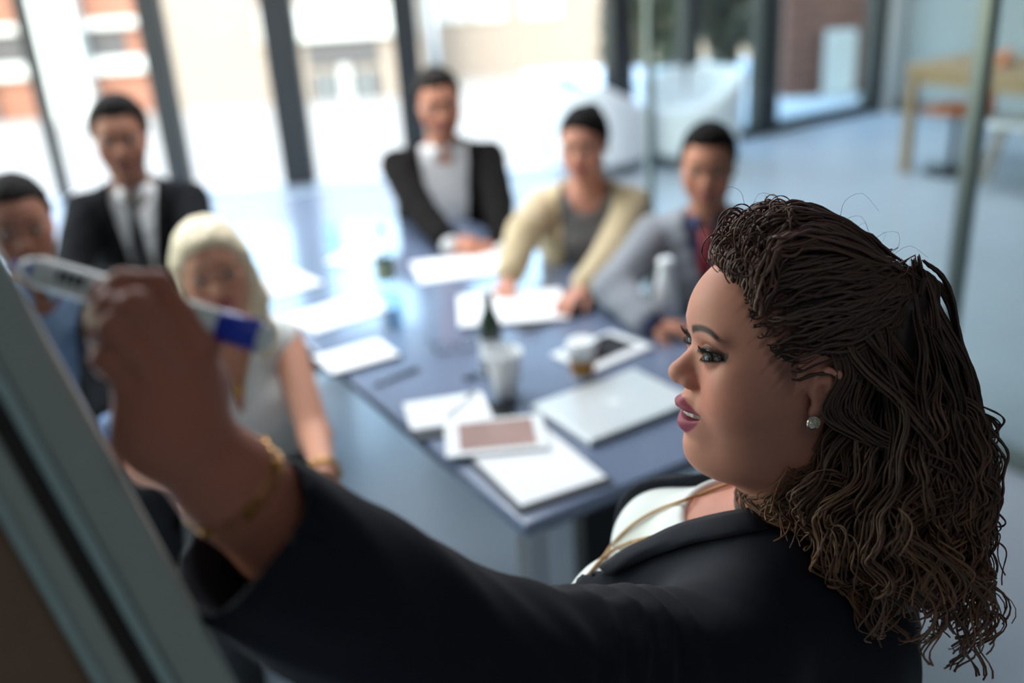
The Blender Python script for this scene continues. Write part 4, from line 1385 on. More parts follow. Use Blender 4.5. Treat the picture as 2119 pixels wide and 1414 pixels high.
# --- blonde woman
C_ = dict(head=at(440, 556, 2.42), face=(0.30, -0.93, 0.02), body=(0.34, -0.94), headup=(-0.10, 0, 1), hs=0.97, lean=0.06, wide=0.96, full=0.3, bust=1, waist=0.9,
          arms={1: dict(w=at(400, 1000, 2.18)), -1: dict(w=at(672, 985, 2.20), e=at(652, 905, 2.45), d=(0.15, -0.5, -0.6))},
          skin=lin(204, 146, 120), lips=lin(168, 92, 92), hair=(0.12, 0.08, 0.05, 1), hairmat=M_HAIRBL, hairstyle='long', hairvol=0.013, hand=0.9,
          clothes=[dict(name='dress', mat=M_DRESS, fn=dict(g=0.016, arms=False, vtop=0.060, vlen=0.19, neck_r=0.075))],
          trousers=M_TROUS, label='blonde woman in a sleeveless white dress beside the presenter\'s hand')
r_ = person(C_); SEATS.append(C_)
q = C_['_']
ch = [q['P'](x, 0.062 + 0.045 * (1 - (x / 0.06) ** 2), -0.015 - 0.085 * (1 - (x / 0.06) ** 2)) for x in np.linspace(-0.06, 0.06, 17)]
MB().tube(ch, 0.0016, 6).build('necklace', M_GOLD, r_, smooth=True)
MB().lathe(q['P'](0, 0.118, -0.115), [(0.001, -0.004), (0.012, -0.002), (0.012, 0.002), (0.001, 0.004)], 16, [q['B'][:, 0], UP, q['B'][:, 1]]).build('pendant', M_GOLD, r_, smooth=True)
w_ = q['wr'][-1]; dd = unit(w_ - q['el'][-1]); Af = frame_from(dd)
MB().tube([w_ - dd * 0.01 + Af[:, 0] * 0.034 * math.cos(a_) + Af[:, 2] * 0.034 * math.sin(a_) for a_ in np.linspace(0, 2 * math.pi, 25)], 0.006, 8).build('bangle', M_GOLD, r_, smooth=True)
# --- man in open dark jacket
D_ = dict(head=at(908, 210, 4.0), face=(0.10, -0.97, -0.16), body=(0.12, -0.99), headup=(-0.10, 0, 1), hs=1.08, lean=0.16, wide=1.24, full=0.4,
          arms={1: dict(w=at(925, 500, 3.72), d=(0.9, -0.4, -0.1), n=(0, -0.7, 0.7), pole=(0.45, -0.2, -0.9)), -1: dict(w=at(1040, 512, 3.74), d=(-0.9, -0.35, 0.05), n=(0, -0.7, 0.7), pole=(-0.45, -0.2, -0.9))},
          skin=lin(200, 138, 112), lips=LIPS, hair=HAIRC, hairmat=M_HAIRG, hairvol=0.010,
          clothes=[dict(name='shirt', mat=M_SHIRTW, fn=dict(g=0.007, stop=-0.012)),
                   dict(name='jacket', mat=M_SUITB, fn=dict(g=0.022, stop=0.015, vtop=0.100, vlen=1.2, gap=0.075))],
          trousers=M_TROUS, label='man in an open dark jacket and white shirt with clasped hands')
r_ = person(D_); collar(r_, D_, M_SHIRTW, spread=0.035); SEATS.append(D_)
# --- woman in cream blazer
E_ = dict(head=at(1210, 296, 3.42), face=(-0.38, -0.90, -0.10), body=(-0.16, -0.98), headup=(-0.04, 0, 1), hs=0.98, lean=0.12, wide=1.02, full=0.3, bust=1, waist=0.95,
          arms={1: dict(w=plan(1052, 575, 0.79), e=at(1085, 480, 3.42), d=(-0.10, -0.9, -0.25)), -1: dict(w=plan(1208, 598, 0.80), d=(-0.6, -0.7, -0.1))},
          skin=lin(196, 138, 116), lips=lin(160, 84, 84), hair=HAIRC, hairmat=M_HAIRD, hairstyle='bun', hairvol=0.010, hand=0.92,
          clothes=[dict(name='top', mat=M_GREYT, fn=dict(g=0.006, arms=False, neck_r=0.07)),
                   dict(name='blazer', mat=M_CREAM, fn=dict(g=0.020, stop=0.03, vtop=0.095, vlen=1.3, gap=0.06))],
          trousers=M_TROUS, label='woman in a cream blazer and grey top with dark hair pinned up')
r_ = person(E_); SEATS.append(E_)
# --- man in grey sweater
F_ = dict(head=at(1466, 340, 3.10), face=(-0.28, -0.94, -0.08), body=(-0.30, -0.95), hs=1.03, lean=0.16, wide=1.12, full=0.5,
          arms={1: dict(w=plan(1345, 668, 0.785), e=at(1268, 596, 3.05), d=(0.9, -0.4, -0.1)), -1: dict(w=plan(1490, 704, 0.79), d=(-0.5, -0.8, 0))},
          skin=lin(186, 128, 104), lips=LIPS, hair=HAIRC, hairmat=M_HAIRD, hairvol=0.009,
          clothes=[dict(name='shirt', mat=M_NAVYSH, fn=dict(g=0.005, stop=-0.01)),
                   dict(name='sweater', mat=M_SWEAT, fn=dict(g=0.018, stop=0.02, vtop=0.075, vlen=0.19))],
          trousers=M_TROUS, label='smiling man in a grey V-neck sweater, navy shirt and red tie')
r_ = person(F_); collar(r_, F_, M_NAVYSH, spread=0.034); SEATS.append(F_)
strip(r_, F_, 'tie', M_RED, [(-0.005, 0.014, 0.082), (-0.03, 0.018, 0.092), (-0.05, 0.014, 0.104), (-0.12, 0.022, 0.120), (-0.22, 0.026, 0.118)])
q = F_['_']; w_ = q['wr'][1]; dd = unit(w_ - q['el'][1]); Af = frame_from(dd)
wt = MB().tube([w_ - dd * 0.012 + Af[:, 0] * 0.036 * math.cos(a_) + Af[:, 2] * 0.036 * math.sin(a_) for a_ in np.linspace(0, 2 * math.pi, 25)], 0.007, 8).build('watch_strap', M_STEEL, r_, smooth=True)
MB().lathe(w_ - dd * 0.012 + Af[:, 2] * 0.036 , [(0.021, -0.003), (0.022, 0.0), (0.021, 0.007), (0.016, 0.008)], 24, [Af[:, 1], Af[:, 0], Af[:, 2]]).build('watch_case', M_STEEL, wt, smooth=True)

CH_LAB = ['black shell chair under the man at the left edge', 'black shell chair under the man in the charcoal suit', 'black shell chair under the blonde woman',
          'black shell chair under the man in the open dark jacket', 'black shell chair under the woman in the cream blazer', 'black shell chair under the man in the grey sweater']
for sp, lb in zip(SEATS, CH_LAB):
    q = sp['_']
    b = q['B'][:, 1]
    c = q['pel'] - b * 0.02
    chair(c[:2], math.atan2(-b[0], b[1]), lb, 'black', 'chairs round the meeting table')
# ---------------------------------------------------------------- the presenter
HR = np.array([[-0.1380600474749496, -0.982690778309383, 0.12352431953633086],
               [0.9848947213187778, -0.12305732682430642, 0.12181659260241634],
               [-0.10450746963553326, 0.13847645482375243, 0.9848362606290567]])
_y = math.radians(-4.0)
HR = HR @ np.array([[math.cos(_y), -math.sin(_y), 0], [math.sin(_y), math.cos(_y), 0], [0, 0, 1]])
HT = CAM + 0.97 * (np.array([0.2868, 0.9628, 1.4573]) - CAM)
HS = 1.05 * 0.97
def hw(v):
    """head frame -> world"""
    return (np.asarray(v, float) * HS) @ HR.T + HT
def hl_(v):
    return ((np.asarray(v, float) - HT) @ HR) / HS

PSKIN = lin(203, 140, 119)
PLIPS = lin(150, 68, 84)
PHAIR = (0.016, 0.010, 0.008, 1)

def hairline(q):
    """>0 in front of the hairline (bare skin), head frame"""
    x = np.abs(q[:, 0])
    return ((q[:, 1] - 0.080) - 0.393 * (q[:, 2] - 0.066) + 0.334 * x) / 1.13

def skin_noise(p, f):
    return (np.sin(p[:, 0] * f + 1.3) * np.sin(p[:, 1] * f * 1.1 + 0.4) * np.sin(p[:, 2] * f * 0.9 + 2.1)
            + 0.5 * np.sin(p[:, 1] * f * 2.3 + p[:, 2] * f * 1.7))

pres = thing('person', (0.36, 0.90, 0), 'presenter with long curly brown hair and navy jacket writing with a marker', 'person')

# body frame
NB = np.array([0.308, 0.918, 1.283])
PB_ = frame_from((-0.88, 0.47, 0))
pf, prt = PB_[:, 1], PB_[:, 0]
SL = at(1475, 1375, 0.985)
EL = at(1000, 1405, 0.815)
CU = at(492, 1098, 0.655)                     # cuff centre of the sleeve
WJ = at(352, 885, 0.622)                      # wrist joint
WB = at(480, 1005, 0.650)                     # bracelet
SR = NB + prt * 0.165 - UP * 0.05
ER = SR - UP * 0.26 + prt * 0.05
WR = ER - UP * 0.20 + pf * 0.10

def p_torso(p, g, bust=True):
    l = (p - NB.astype(np.float32)) @ PB_.astype(np.float32)
    d = ell(l, (0, -0.005, -0.20), (0.160 + g, 0.115 + g, 0.185 + g))
    d = smin(d, cap(p, NB + prt * 0.03 - UP * 0.050, SR, 0.060 + g, 0.056 + g), 0.05)
    d = smin(d, cap(p, NB - prt * 0.03 - UP * 0.055 , SL, 0.056 + g, 0.058 + g), 0.05)
    d = smin(d, ell(l, (0, -0.005, -0.46), (0.155 + g, 0.125 + g, 0.20 + g)), 0.08)
    d = smin(d, ell(l, (0, -0.01, -0.66), (0.190 + g, 0.150 + g, 0.15 + g)), 0.08)
    if bust:
        l2 = l.copy()
        l2[:, 0] = np.abs(l2[:, 0])
        d = smin(d, ell(l, (0, 0.080, -0.085), (0.115 + g, 0.085 + g, 0.085 + g)), 0.05)
        d = smin(d, ell(l2, (0.080, 0.170, -0.150), (0.080 + g, 0.082 + g, 0.084 + g)), 0.05)
    return d, l

FING = [  # photo pixel + depth of knuckle, middle joint, end joint, tip
    [(416, 714, 0.612), (324, 592, 0.595), (256, 588, 0.594), (207, 614, 0.602)],
    [(376, 750, 0.602), (284, 634, 0.578), (230, 634, 0.588), (200, 656, 0.602)],
    [(330, 775, 0.600), (240, 682, 0.576), (210, 682, 0.592), (206, 704, 0.605)],
    [(276, 800, 0.604), (224, 742, 0.584), (214, 744, 0.598), (220, 764, 0.608)]]
FING = [[at(*q) for q in f] for f in FING]
THUMB = [at(405, 800, 0.636), at(388, 715, 0.645), at(318, 655, 0.638), at(232, 612, 0.628)]
def hand_fn(p):
    d = cap(p, at(640, 1150, 0.70), WB, 0.041, 0.0305)
    d = smin(d, cap(p, WB, WJ, 0.0300, 0.0285), 0.02)
    d = smin(d, cap(p, WJ, at(324, 800, 0.614), 0.0260, 0.0245), 0.02)
    d = smin(d, cap(p, WJ, at(376, 790, 0.618), 0.0250, 0.0235), 0.02)
    for i, f in enumerate(FING):
        k = (1.0, 1.03, 1.0, 0.90)[i]
        d = smin(d, cap(p, WJ * 0.75 + f[0] * 0.25, f[0], 0.0150 * k, 0.0122 * k), 0.006)
        e = cap(p, f[0], f[1], 0.0108 * k, 0.0094 * k)
        e = smin(e, cap(p, f[1], f[2], 0.0094 * k, 0.0086 * k), 0.004)
        e = smin(e, cap(p, f[2], f[3], 0.0090 * k, 0.0075 * k), 0.004)
        d = smin(d, e, 0.004)
    t = smin(cap(p, THUMB[0], THUMB[1], 0.0175, 0.0140), cap(p, THUMB[1], THUMB[2], 0.0125, 0.0110), 0.008)
    t = smin(t, cap(p, THUMB[2], THUMB[3], 0.0110, 0.0088), 0.006)
    d = smin(d, cap(p, WJ, THUMB[0], 0.024, 0.0185), 0.015)
    return smin(d, t, 0.010)

# one body mesh: head and neck, chest and arms, writing hand
def head_col(v):
    v = v.astype(np.float32)
    c = face_paint(v, PSKIN, PLIPS, (0.022, 0.012, 0.008, 1), True, 1.0)
    h = hairline(v)
    nz = skin_noise(v, 260.0)
    m = np.clip((0.010 + 0.007 * nz - h) / 0.014, 0, 1) * np.clip((v[:, 2] + 0.030) / 0.03, 0, 1)
    m = np.maximum(m, (np.clip((0.0 - h) / 0.01, 0, 1)) * (v[:, 1] < -0.03))
    side = np.abs(v[:, 0]) > 0.071
    m = m * np.where(side & (v[:, 1] > -0.035) & (v[:, 1] < 0.012) & (v[:, 2] < 0.02), 0.0, 1.0)
    m = m * np.clip((np.abs(v[:, 0]) - 0.030) / 0.02, 0, 1) + (h < -0.012) * (np.abs(v[:, 0]) < 0.05)
    m = (np.clip(m, 0, 1) * np.where(h > -0.028, 0.62, 0.88))[:, None]
    return c * (1 - m) + np.array([0.022, 0.014, 0.011]) * m
vh, qh = surface(lambda p: head_sdf(p, True, 1.0), (-0.10, -0.125, -0.25), (0.10, 0.13, 0.13), 0.0015)
ch_ = head_col(vh)
vh = hw(vh)
def low_fn(p):
    d, l = p_torso(p, -0.004)
    d = smin(d, cap(p, hw((0, -0.03, -0.10)), NB - pf * 0.01, 0.058, 0.064), 0.04)
    d = smin(d, smin(cap(p, SL, EL, 0.050, 0.044), cap(p, EL, at(640, 1150, 0.70), 0.044, 0.039), 0.02), 0.03)
    d = smin(d, smin(cap(p, SR, ER, 0.050, 0.042), cap(p, ER, WR, 0.040, 0.030), 0.02), 0.03)
    for a_, b_, ra, rb in hand_prims(WR, WR - ER, prt, 1, 1.0, 0.6):
        d = smin(d, cap(p, a_, b_, ra, rb), 0.006)
    for k in (-1, 1):
        hp_ = NB + prt * 0.09 * k - UP * 0.74
        kn_ = hp_ - UP * 0.30 + pf * 0.02
        an_ = np.array([kn_[0], kn_[1], 0.09])
        d = smin(d, smin(cap(p, hp_, kn_, 0.10, 0.070), cap(p, kn_, an_, 0.062, 0.042), 0.03), 0.03)
        d = smin(d, cap(p, an_, an_ + pf * 0.15 - UP * 0.05, 0.042, 0.034), 0.02)
    return smax(d, p[:, 2] - 1.345, 0.01)
vl, ql_ = surface(low_fn, (-0.25, 0.45, -0.02), (0.62, 1.30, 1.40), 0.0085)
vf, qf = surface(hand_fn, (-0.36, 0.44, 1.42), (0.02, 0.74, 1.75), 0.0024)
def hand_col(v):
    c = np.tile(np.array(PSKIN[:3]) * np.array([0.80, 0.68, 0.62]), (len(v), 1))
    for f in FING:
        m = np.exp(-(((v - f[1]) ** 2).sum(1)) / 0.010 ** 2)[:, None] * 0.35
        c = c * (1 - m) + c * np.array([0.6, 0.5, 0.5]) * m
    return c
V = np.concatenate([vh, vl, vf])
Q = np.concatenate([qh, ql_ + len(vh), qf + len(vh) + len(vl)])
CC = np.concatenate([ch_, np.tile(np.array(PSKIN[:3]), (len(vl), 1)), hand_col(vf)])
CC[V[:, 2] < 0.085] = (0.015, 0.013, 0.013)
mesh_np('body', V, Q, M_SKIN, pres, True, CC)
eyes(pres, HR, HT, HS, (0.022, 0.012, 0.008), gaze=(-0.52, 1.0, -0.10))

# teeth
M_TEETH = mat('teeth', lin(196, 186, 174), 0.2, spec=0.6)
tv, tq = surface(lambda p: smax(np.abs(np.sqrt((p[:, 0] / 1.0) ** 2 + ((p[:, 1] - 0.070) / 1.0) ** 2) - 0.0225) - 0.003
                               + 0.0008 * np.abs(np.sin(np.arctan2(p[:, 0], p[:, 1] - 0.07) * 9)), np.abs(p[:, 2] + 0.0662) - 0.0040, 0.001),
                (-0.03, 0.05, -0.08), (0.03, 0.10, -0.055), 0.0008)
mesh_np('teeth', hw(tv), tq, M_TEETH, pres, True)
# lashes
M_LASH = mat('lashes', (0.004, 0.004, 0.004, 1), 0.6)
ls = []
for sd in (-1, 1):
    for upper in (True, False):
        for ex in np.linspace(-0.75, 1.0, 26 if upper else 18):
            w = max(0.0, 1 - ex * ex)
            z = EYE[2] + (ZUP * w ** 0.8 if upper else -ZLO * w) + 0.0016 * ex
            x = EYE[0] + 0.0005 + ex * EW
            y = EYE[1] + math.sqrt(max(0.0, (EYE_R + 0.0019) ** 2 - (x - EYE[0]) ** 2 - (z - EYE[2]) ** 2))
            L = (0.0100 if upper else 0.0045) * (0.75 + 0.35 * (ex + 0.75) / 1.75) * random.uniform(0.85, 1.1)
            sx = 0.35 * ex + 0.15
            up_ = 1 if upper else -1
            p0 = np.array([x, y - 0.0006, z])
            p1 = p0 + np.array([sx * 0.5, 0.9, -0.10 * up_]) * L * 0.55
            p2 = p1 + np.array([sx * 0.6, 0.55, 0.85 * up_]) * L * 0.55
            pts = spline([p0, p1, p2], 6)
            pts[:, 0] *= sd
            ls.append((hw(pts), np.linspace(0.00042, 0.00012, 6)))
tubes_mesh('eyelashes', ls, M_LASH, pres, 4)['kind'] = 'stuff'

# ear stud: silver oval with raised bands, on the lobe we see
M_STUD = mat('silver_stud', lin(216, 208, 190), 0.22, metal=0.9)
lob = np.array([-0.0790, -0.0085, -0.0475])
on = unit((-1, 0.10, 0.0))
ou = unit(np.array([0.0, -0.30, 0.95]) - on * (on @ np.array([0.0, -0.30, 0.95])))
ov = np.cross(on, ou)
st = MB().lathe(lob, [(0.0001, 0.0032), (0.0045, 0.0030), (0.0062, 0.0018), (0.0066, 0.0), (0.0050, -0.001)], 24, [ou * 1.15, ov, on])
st.v = [tuple(q) for q in hw(st.v)]
so = st.build('ear_stud', M_STUD, pres, smooth=True)
for r_, h_ in ((0.0054, 0.0026), (0.0034, 0.0034), (0.0014, 0.0038)):
    pts = [lob + ou * 1.15 * r_ * math.cos(a_) + ov * r_ * math.sin(a_) + on * h_ for a_ in np.linspace(-2.2, 2.2, 20)]
    v_, f_ = tube_arrays(hw(pts), 0.0006, 6)
    mesh_np('band', v_, f_, M_STUD, so)

# clothes
M_JACKET = mat('navy_jacket', lin(18, 21, 32), 0.85, spec=0.3, var=0.08, scale=40, sheen=0.02, bump=0.08, bscale=700)
M_BLOUSE = mat('white_blouse', lin(226, 230, 226), 0.6, var=0.02, scale=20, bump=0.06, bscale=60)
M_PIPE = mat('black_piping', lin(24, 24, 26), 0.6)
M_PTROUS = mat('black_trousers', lin(24, 25, 28), 0.8)
NKH = (hw((0, -0.02, -0.13)), NB - pf * 0.0 - UP * 0.01)
def blouse_fn(p):
    d, l = p_torso(p, 0.004)
    d = smax(d, -0.62 - l[:, 2], 0.01)
    hole = cap(p, NB + pf * 0.045 + UP * 0.012, NB + pf * 0.02 + UP * 0.2, 0.092)
    return smax(d, -hole, 0.004)
def folds(p):
    a = np.sin(p[:, 0] * 95 + p[:, 2] * 60 + 3 * np.sin(p[:, 1] * 40)) * np.sin(p[:, 1] * 55 - p[:, 2] * 35)
    return a
def jacket_fn(p):
    d, l = p_torso(p, 0.016)
    # opening between the lapels
    lo_ = -0.062 - 0.060 * np.clip((-0.015 - l[:, 2]) / 0.07, 0, 1) + 0.07 * np.clip((-0.26 - l[:, 2]) / 0.06, 0, 1)
    cut = np.maximum(np.maximum(lo_ - l[:, 0], l[:, 0] - 0.092), 0.0 - l[:, 1])
    d = smax(d, -cut, 0.006)
    hole = cap(p, NB + pf * 0.03 + prt * 0.020 + UP * 0.012, NB + prt * 0.02 + UP * 0.2, 0.078)
    d = smax(d, -hole, 0.006)
    d = smax(d, -0.66 - l[:, 2], 0.01)
    # sleeves
    ax = unit(EL - CU)
    s1 = smin(cap(p, SL, EL, 0.072, 0.076), cap(p, EL, CU, 0.078, 0.060), 0.03)
    nearel = np.exp(-(((p - (EL * 0.55 + SL * 0.45)) ** 2).sum(1)) / 0.12 ** 2)
    t_ = (p - EL.astype(np.float32)) @ unit(SL - EL).astype(np.float32)
    s1 = s1 + (0.0016 + 0.0045 * nearel) * np.sin(t_ * 150 + 2.2 * np.sin(p[:, 2] * 50)) * nearel + 0.0015 * folds(p)
    pc = CU - ax * 0.0
    s1 = smax(s1, -((p - CU.astype(np.float32)) @ ax.astype(np.float32)), 0.006)     # flat cuff
    s1 = smax(s1, -cap(p, CU - ax * 0.1, CU + ax * 0.12, 0.054, 0.050), 0.004)          # hollow
    s2 = smin(cap(p, SR, ER, 0.066, 0.058), cap(p, ER, WR, 0.056, 0.044), 0.03)
    d = smin(d, s1, 0.035)
    d = smin(d, s2, 0.03)
    # soft drapery over the back
    return d + 0.0018 * folds(p * 0.55)
bl_o = sdf_object('blouse', blouse_fn, (0.0, 0.70, 0.60), (0.55, 1.25, 1.42), 0.006, M_BLOUSE, pres)
sdf_object('jacket', jacket_fn, (-0.34, 0.38, 0.55), (0.66, 1.34, 1.60), 0.0057, M_JACKET, pres)
def ptr(p):
    d = None
    for k in (-1, 1):
        hp_ = NB + prt * 0.09 * k - UP * 0.74
        kn_ = hp_ - UP * 0.30 + pf * 0.02
        an_ = np.array([kn_[0], kn_[1], 0.09])
        e = smin(cap(p, hp_, kn_, 0.115, 0.085), cap(p, kn_, an_, 0.08, 0.07), 0.03)
        d = e if d is None else smin(d, e, 0.03)
    d = smin(d, ell((p - NB.astype(np.float32)) @ PB_.astype(np.float32), (0, -0.01, -0.66), (0.20, 0.16, 0.16)), 0.05)
    return smax(smax(d, 0.085 - p[:, 2], 0.01), p[:, 2] - 0.75, 0.01)
sdf_object('trousers', ptr, (0.0, 0.60, 0.0), (0.62, 1.25, 0.85), 0.012, M_PTROUS, pres)

def trace(px, py, fn, d0=0.5, d1=2.0, lift=0.0):
    """first hit of a surface along the ray of a photo pixel"""
    v = ray(px, py)
    t = d0
    for _ in range(200):
        q = (CAM + v * t).astype(np.float32)[None]
        d = float(fn(q)[0])
        if d < 0.0004 + lift:
            break
        t += max(d * 0.6, 0.0004)
        if t > d1:
            return None
    return CAM + v * t

# lapels and collar laid on the jacket edges
def sheet(name, rows, m, th=0.004):
    """rows = list of equal-length point lists"""
    n = len(rows[0])
    V = np.array([q for r in rows for q in r])
    F = [(i * n + j, i * n + j + 1, (i + 1) * n + j + 1, (i + 1) * n + j) for i in range(len(rows) - 1) for j in range(n - 1)]
    o = mesh_np(name, V, F, m, pres, True)
    md = o.modifiers.new('thick', 'SOLIDIFY')
    md.thickness = th
    md.offset = 0
    return o
def snap(q, fn, lift):
    """move q out to the surface of fn plus lift"""
    q = np.array(q, float)
    for _ in range(14):
        P_ = np.array([q, q + [1e-3, 0, 0], q + [0, 1e-3, 0], q + [0, 0, 1e-3]], np.float32)
        d = fn(P_)
        g = (d[1:] - d[0]) / 1e-3
        n = np.linalg.norm(g) + 1e-6
        q = q - g / n * (float(d[0]) - lift) * 0.8
    return q
def closed_fn(p):
    d, l = p_torso(p, 0.016)
    return d
def lapel(inner, outer, n=14, m=6):
    I, O = spline([(*q, 0) for q in inner], n)[:, :2], spline([(*q, 0) for q in outer], n)[:, :2]
    rows = []
    for i in range(n):
        row = []
        for j in np.linspace(0, 1, m):
            q = I[i] * (1 - j) + O[i] * j
            h = trace(q[0], q[1], closed_fn, 0.8, 1.6, 0.003 + 0.004 * math.sin(math.pi * j))
            if h is None:
                h = row[-1] if row else rows[-1][0]
            row.append(h)
        rows.append(row)
    sheet('lapel', rows, M_JACKET)
lapel([(1560, 1052), (1480, 1066), (1400, 1088), (1340, 1116), (1290, 1140), (1240, 1176)], [(1590, 1096), (1510, 1112), (1440, 1124), (1380, 1142), (1330, 1160), (1262, 1192)])
# hair: dark core, braids swept back to a crest, curls falling behind
M_PHAIR = mat('brown_curly_hair', (0.03, 0.015, 0.01, 1), 0.5, spec=0.35, attr='Col')
KN = np.array([-0.016, -0.106, 0.092])
LEV = [  # z, centre x, centre y, radius x, radius y
    (0.060, -0.008, -0.108, 0.055, 0.042), (0.020, -0.012, -0.110, 0.076, 0.066), (-0.040, -0.026, -0.116, 0.086, 0.078),
    (-0.090, -0.038, -0.112, 0.096, 0.096), (-0.140, -0.048, -0.096, 0.100, 0.116), (-0.190, -0.052, -0.110, 0.098, 0.104),
    (-0.240, -0.054, -0.128, 0.090, 0.088), (-0.290, -0.054, -0.154, 0.074, 0.060), (-0.340, -0.052, -0.172, 0.056, 0.042)]
LEV = np.array(LEV)
def level(z):
    return np.array([np.interp(-z, -LEV[:, 0], LEV[:, i]) for i in (1, 2, 3, 4)])
def core_fn(p):
    q = p.copy()
    q[:, 0] = np.abs(q[:, 0])
    d = ell(q, (0, -0.006, 0.032), (0.0790, 0.1015, 0.0935))
    d = smin(d, ell(p, (0, 0.004, 0.086), (0.056, 0.055, 0.048)), 0.02)
    d = smax(d, hairline(q) + 0.012 + 0.020 * np.clip((q[:, 0] - 0.045) / 0.02, 0, 1), 0.006)
    d = smax(d, -ell(q, (0.082, -0.006, -0.016), (0.022, 0.027, 0.036)), 0.005)
    d = smax(d, -0.06 - q[:, 2], 0.02)
    for z in (0.03, -0.03, -0.09, -0.15, -0.20):
        cx, cy, rx, ry = level(z)
        d = smin(d, ell(p, (cx, cy, z), (rx * 0.66, ry * 0.66, 0.06)), 0.03)
    d = smax(d, -ell(q, (0.090, 0.004, -0.020), (0.03, 0.030, 0.045)), 0.008)
    return d + 0.0020 * np.sin(p[:, 0] * 150 + p[:, 2] * 60) * np.sin(p[:, 1] * 170 - p[:, 2] * 40)
vc, qc = surface(core_fn, (-0.16, -0.24, -0.30), (0.13, 0.12, 0.15), 0.004)
mesh_np('hair', hw(vc), qc, M_PHAIR, pres, True, np.tile(np.array([0.022, 0.013, 0.010]), (len(vc), 1)))

C0 = np.array([0, -0.006, 0.032])
R0_ = np.array([0.0790, 0.1015, 0.0935])
def jacket_push(W, lift=0.006):
    """keep world points outside the jacket and the ear side of the face"""
    P_ = W.astype(np.float32)
    d = jacket_fn(P_)
    m = d < lift
    if m.any():
        Pm = P_[m]
        e = 2e-3
        g = np.stack([jacket_fn(Pm + np.array(o, np.float32) * e) - d[m] for o in ((1, 0, 0), (0, 1, 0), (0, 0, 1))], 1)
        g /= np.linalg.norm(g, axis=1)[:, None] + 1e-6
        W = W.copy()
        W[m] += g * np.clip(lift - d[m], 0, 0.06)[:, None]
    return W
def tint(n, base, tip, s0=0.45):
    s = np.clip((np.linspace(0, 1, n) - s0) / (1 - s0), 0, 1)[:, None]
    return 1.4 * (np.array(base) * (1 - s) + np.array(tip) * s)

strands = []
# braids along the sides, swept up and back to the crest
side_roots = []
while len(side_roots) < 210:
    g = rng.normal(size=3)
    g /= np.linalg.norm(g)
    r = C0 + R0_ * g * 1.005
    h = hairline(r[None])[0]
    if h > -0.022 and rng.random() > 0.45:
        continue
    if -0.070 < h < -0.002 and r[2] > -0.02 and r[2] < 0.105 and (r[0] < -0.03 or rng.random() < 0.35) and not (abs(r[0]) > 0.066 and r[1] < 0.02 and r[2] < 0.02):
        side_roots.append(r)
for r in side_roots:
    n = 34
    s = np.linspace(0, 1, n)
    end = KN + np.array([0, 0.004, -0.010]) + rng.normal(size=3) * np.array([0.010, 0.005, 0.010])
    p = r[None] * (1 - s[:, None]) + end[None] * s[:, None]
    p[:, 2] -= 0.006 * np.sin(np.pi * s)
    q = (p - C0) / R0_
    L = np.linalg.norm(q, axis=1)[:, None]
    off = 1.0 + (0.02 + (0.05 + 0.09 * rng.random()) * np.sin(np.pi * np.clip(s * 0.62, 0, 1)))[:, None]
    p = C0 + q / L * R0_ * np.maximum(off, L * (s[:, None] > 0.8))
    p += 0.0016 * np.stack([np.sin(s * 23 + rng.random() * 6), np.cos(s * 19 + rng.random() * 6), np.sin(s * 27 + rng.random() * 6)], 1)
    tw = 1 + 0.18 * np.sin(s * 120)
    rad = rng.uniform(0.0013, 0.0023) * tw * np.clip(0.45 + s * 3, 0, 1) * np.clip((1 - s) * 9, 0.3, 1)
    b = rng.uniform(0.7, 1.5)
    strands.append((p, rad, tint(n, np.array([0.0465, 0.0279, 0.0209]) * b, np.array([0.0697, 0.0388, 0.0279]) * b)))
# twisted bulk over the forehead and crown
for i in range(190):
    x = rng.uniform(-0.066, 0.055)
    dz = -2.6 * (abs(x + 0.004)) ** 1.75
    lift = rng.uniform(-0.014, 0.004)
    yj = rng.uniform(-0.012, 0.006)
    pts = [(x, 0.070 + yj * 0.5 - 4 * x * x, 0.074 + dz * 0.4 - 3 * x * x), (x * 1.04, 0.074 + yj - 5 * x * x, 0.100 + dz + lift * 0.5),
           (x * 1.0, 0.048 + yj, 0.134 + dz + lift), (x * 0.95, 0.010 + yj, 0.148 + dz + lift), (x * 0.85, -0.050, 0.130 + dz * 0.9 + lift), tuple(KN + np.array([0, -0.002, -0.016]) + rng.normal(size=3) * 0.007)]
    n = 46
    p = spline(pts, n)
    s = np.linspace(0, 1, n)
    a = 0.0040 * np.exp(-((s - 0.35) / 0.3) ** 2)
    ph = rng.random(3) * 6.28
    fq = rng.uniform(16, 30)
    p += a[:, None] * np.stack([np.sin(s * fq + ph[0]), np.cos(s * fq + ph[1]), np.sin(s * fq * 1.1 + ph[2])], 1)
    rad = rng.uniform(0.0012, 0.0021) * (1 + 0.22 * np.sin(s * 150)) * np.clip((1 - s) * 9, 0.3, 1)
    b = rng.uniform(0.7, 1.7)
    strands.append((p, rad, tint(n, np.array([0.0697, 0.0357, 0.0264]) * b, np.array([0.0558, 0.0310, 0.0232]) * b)))
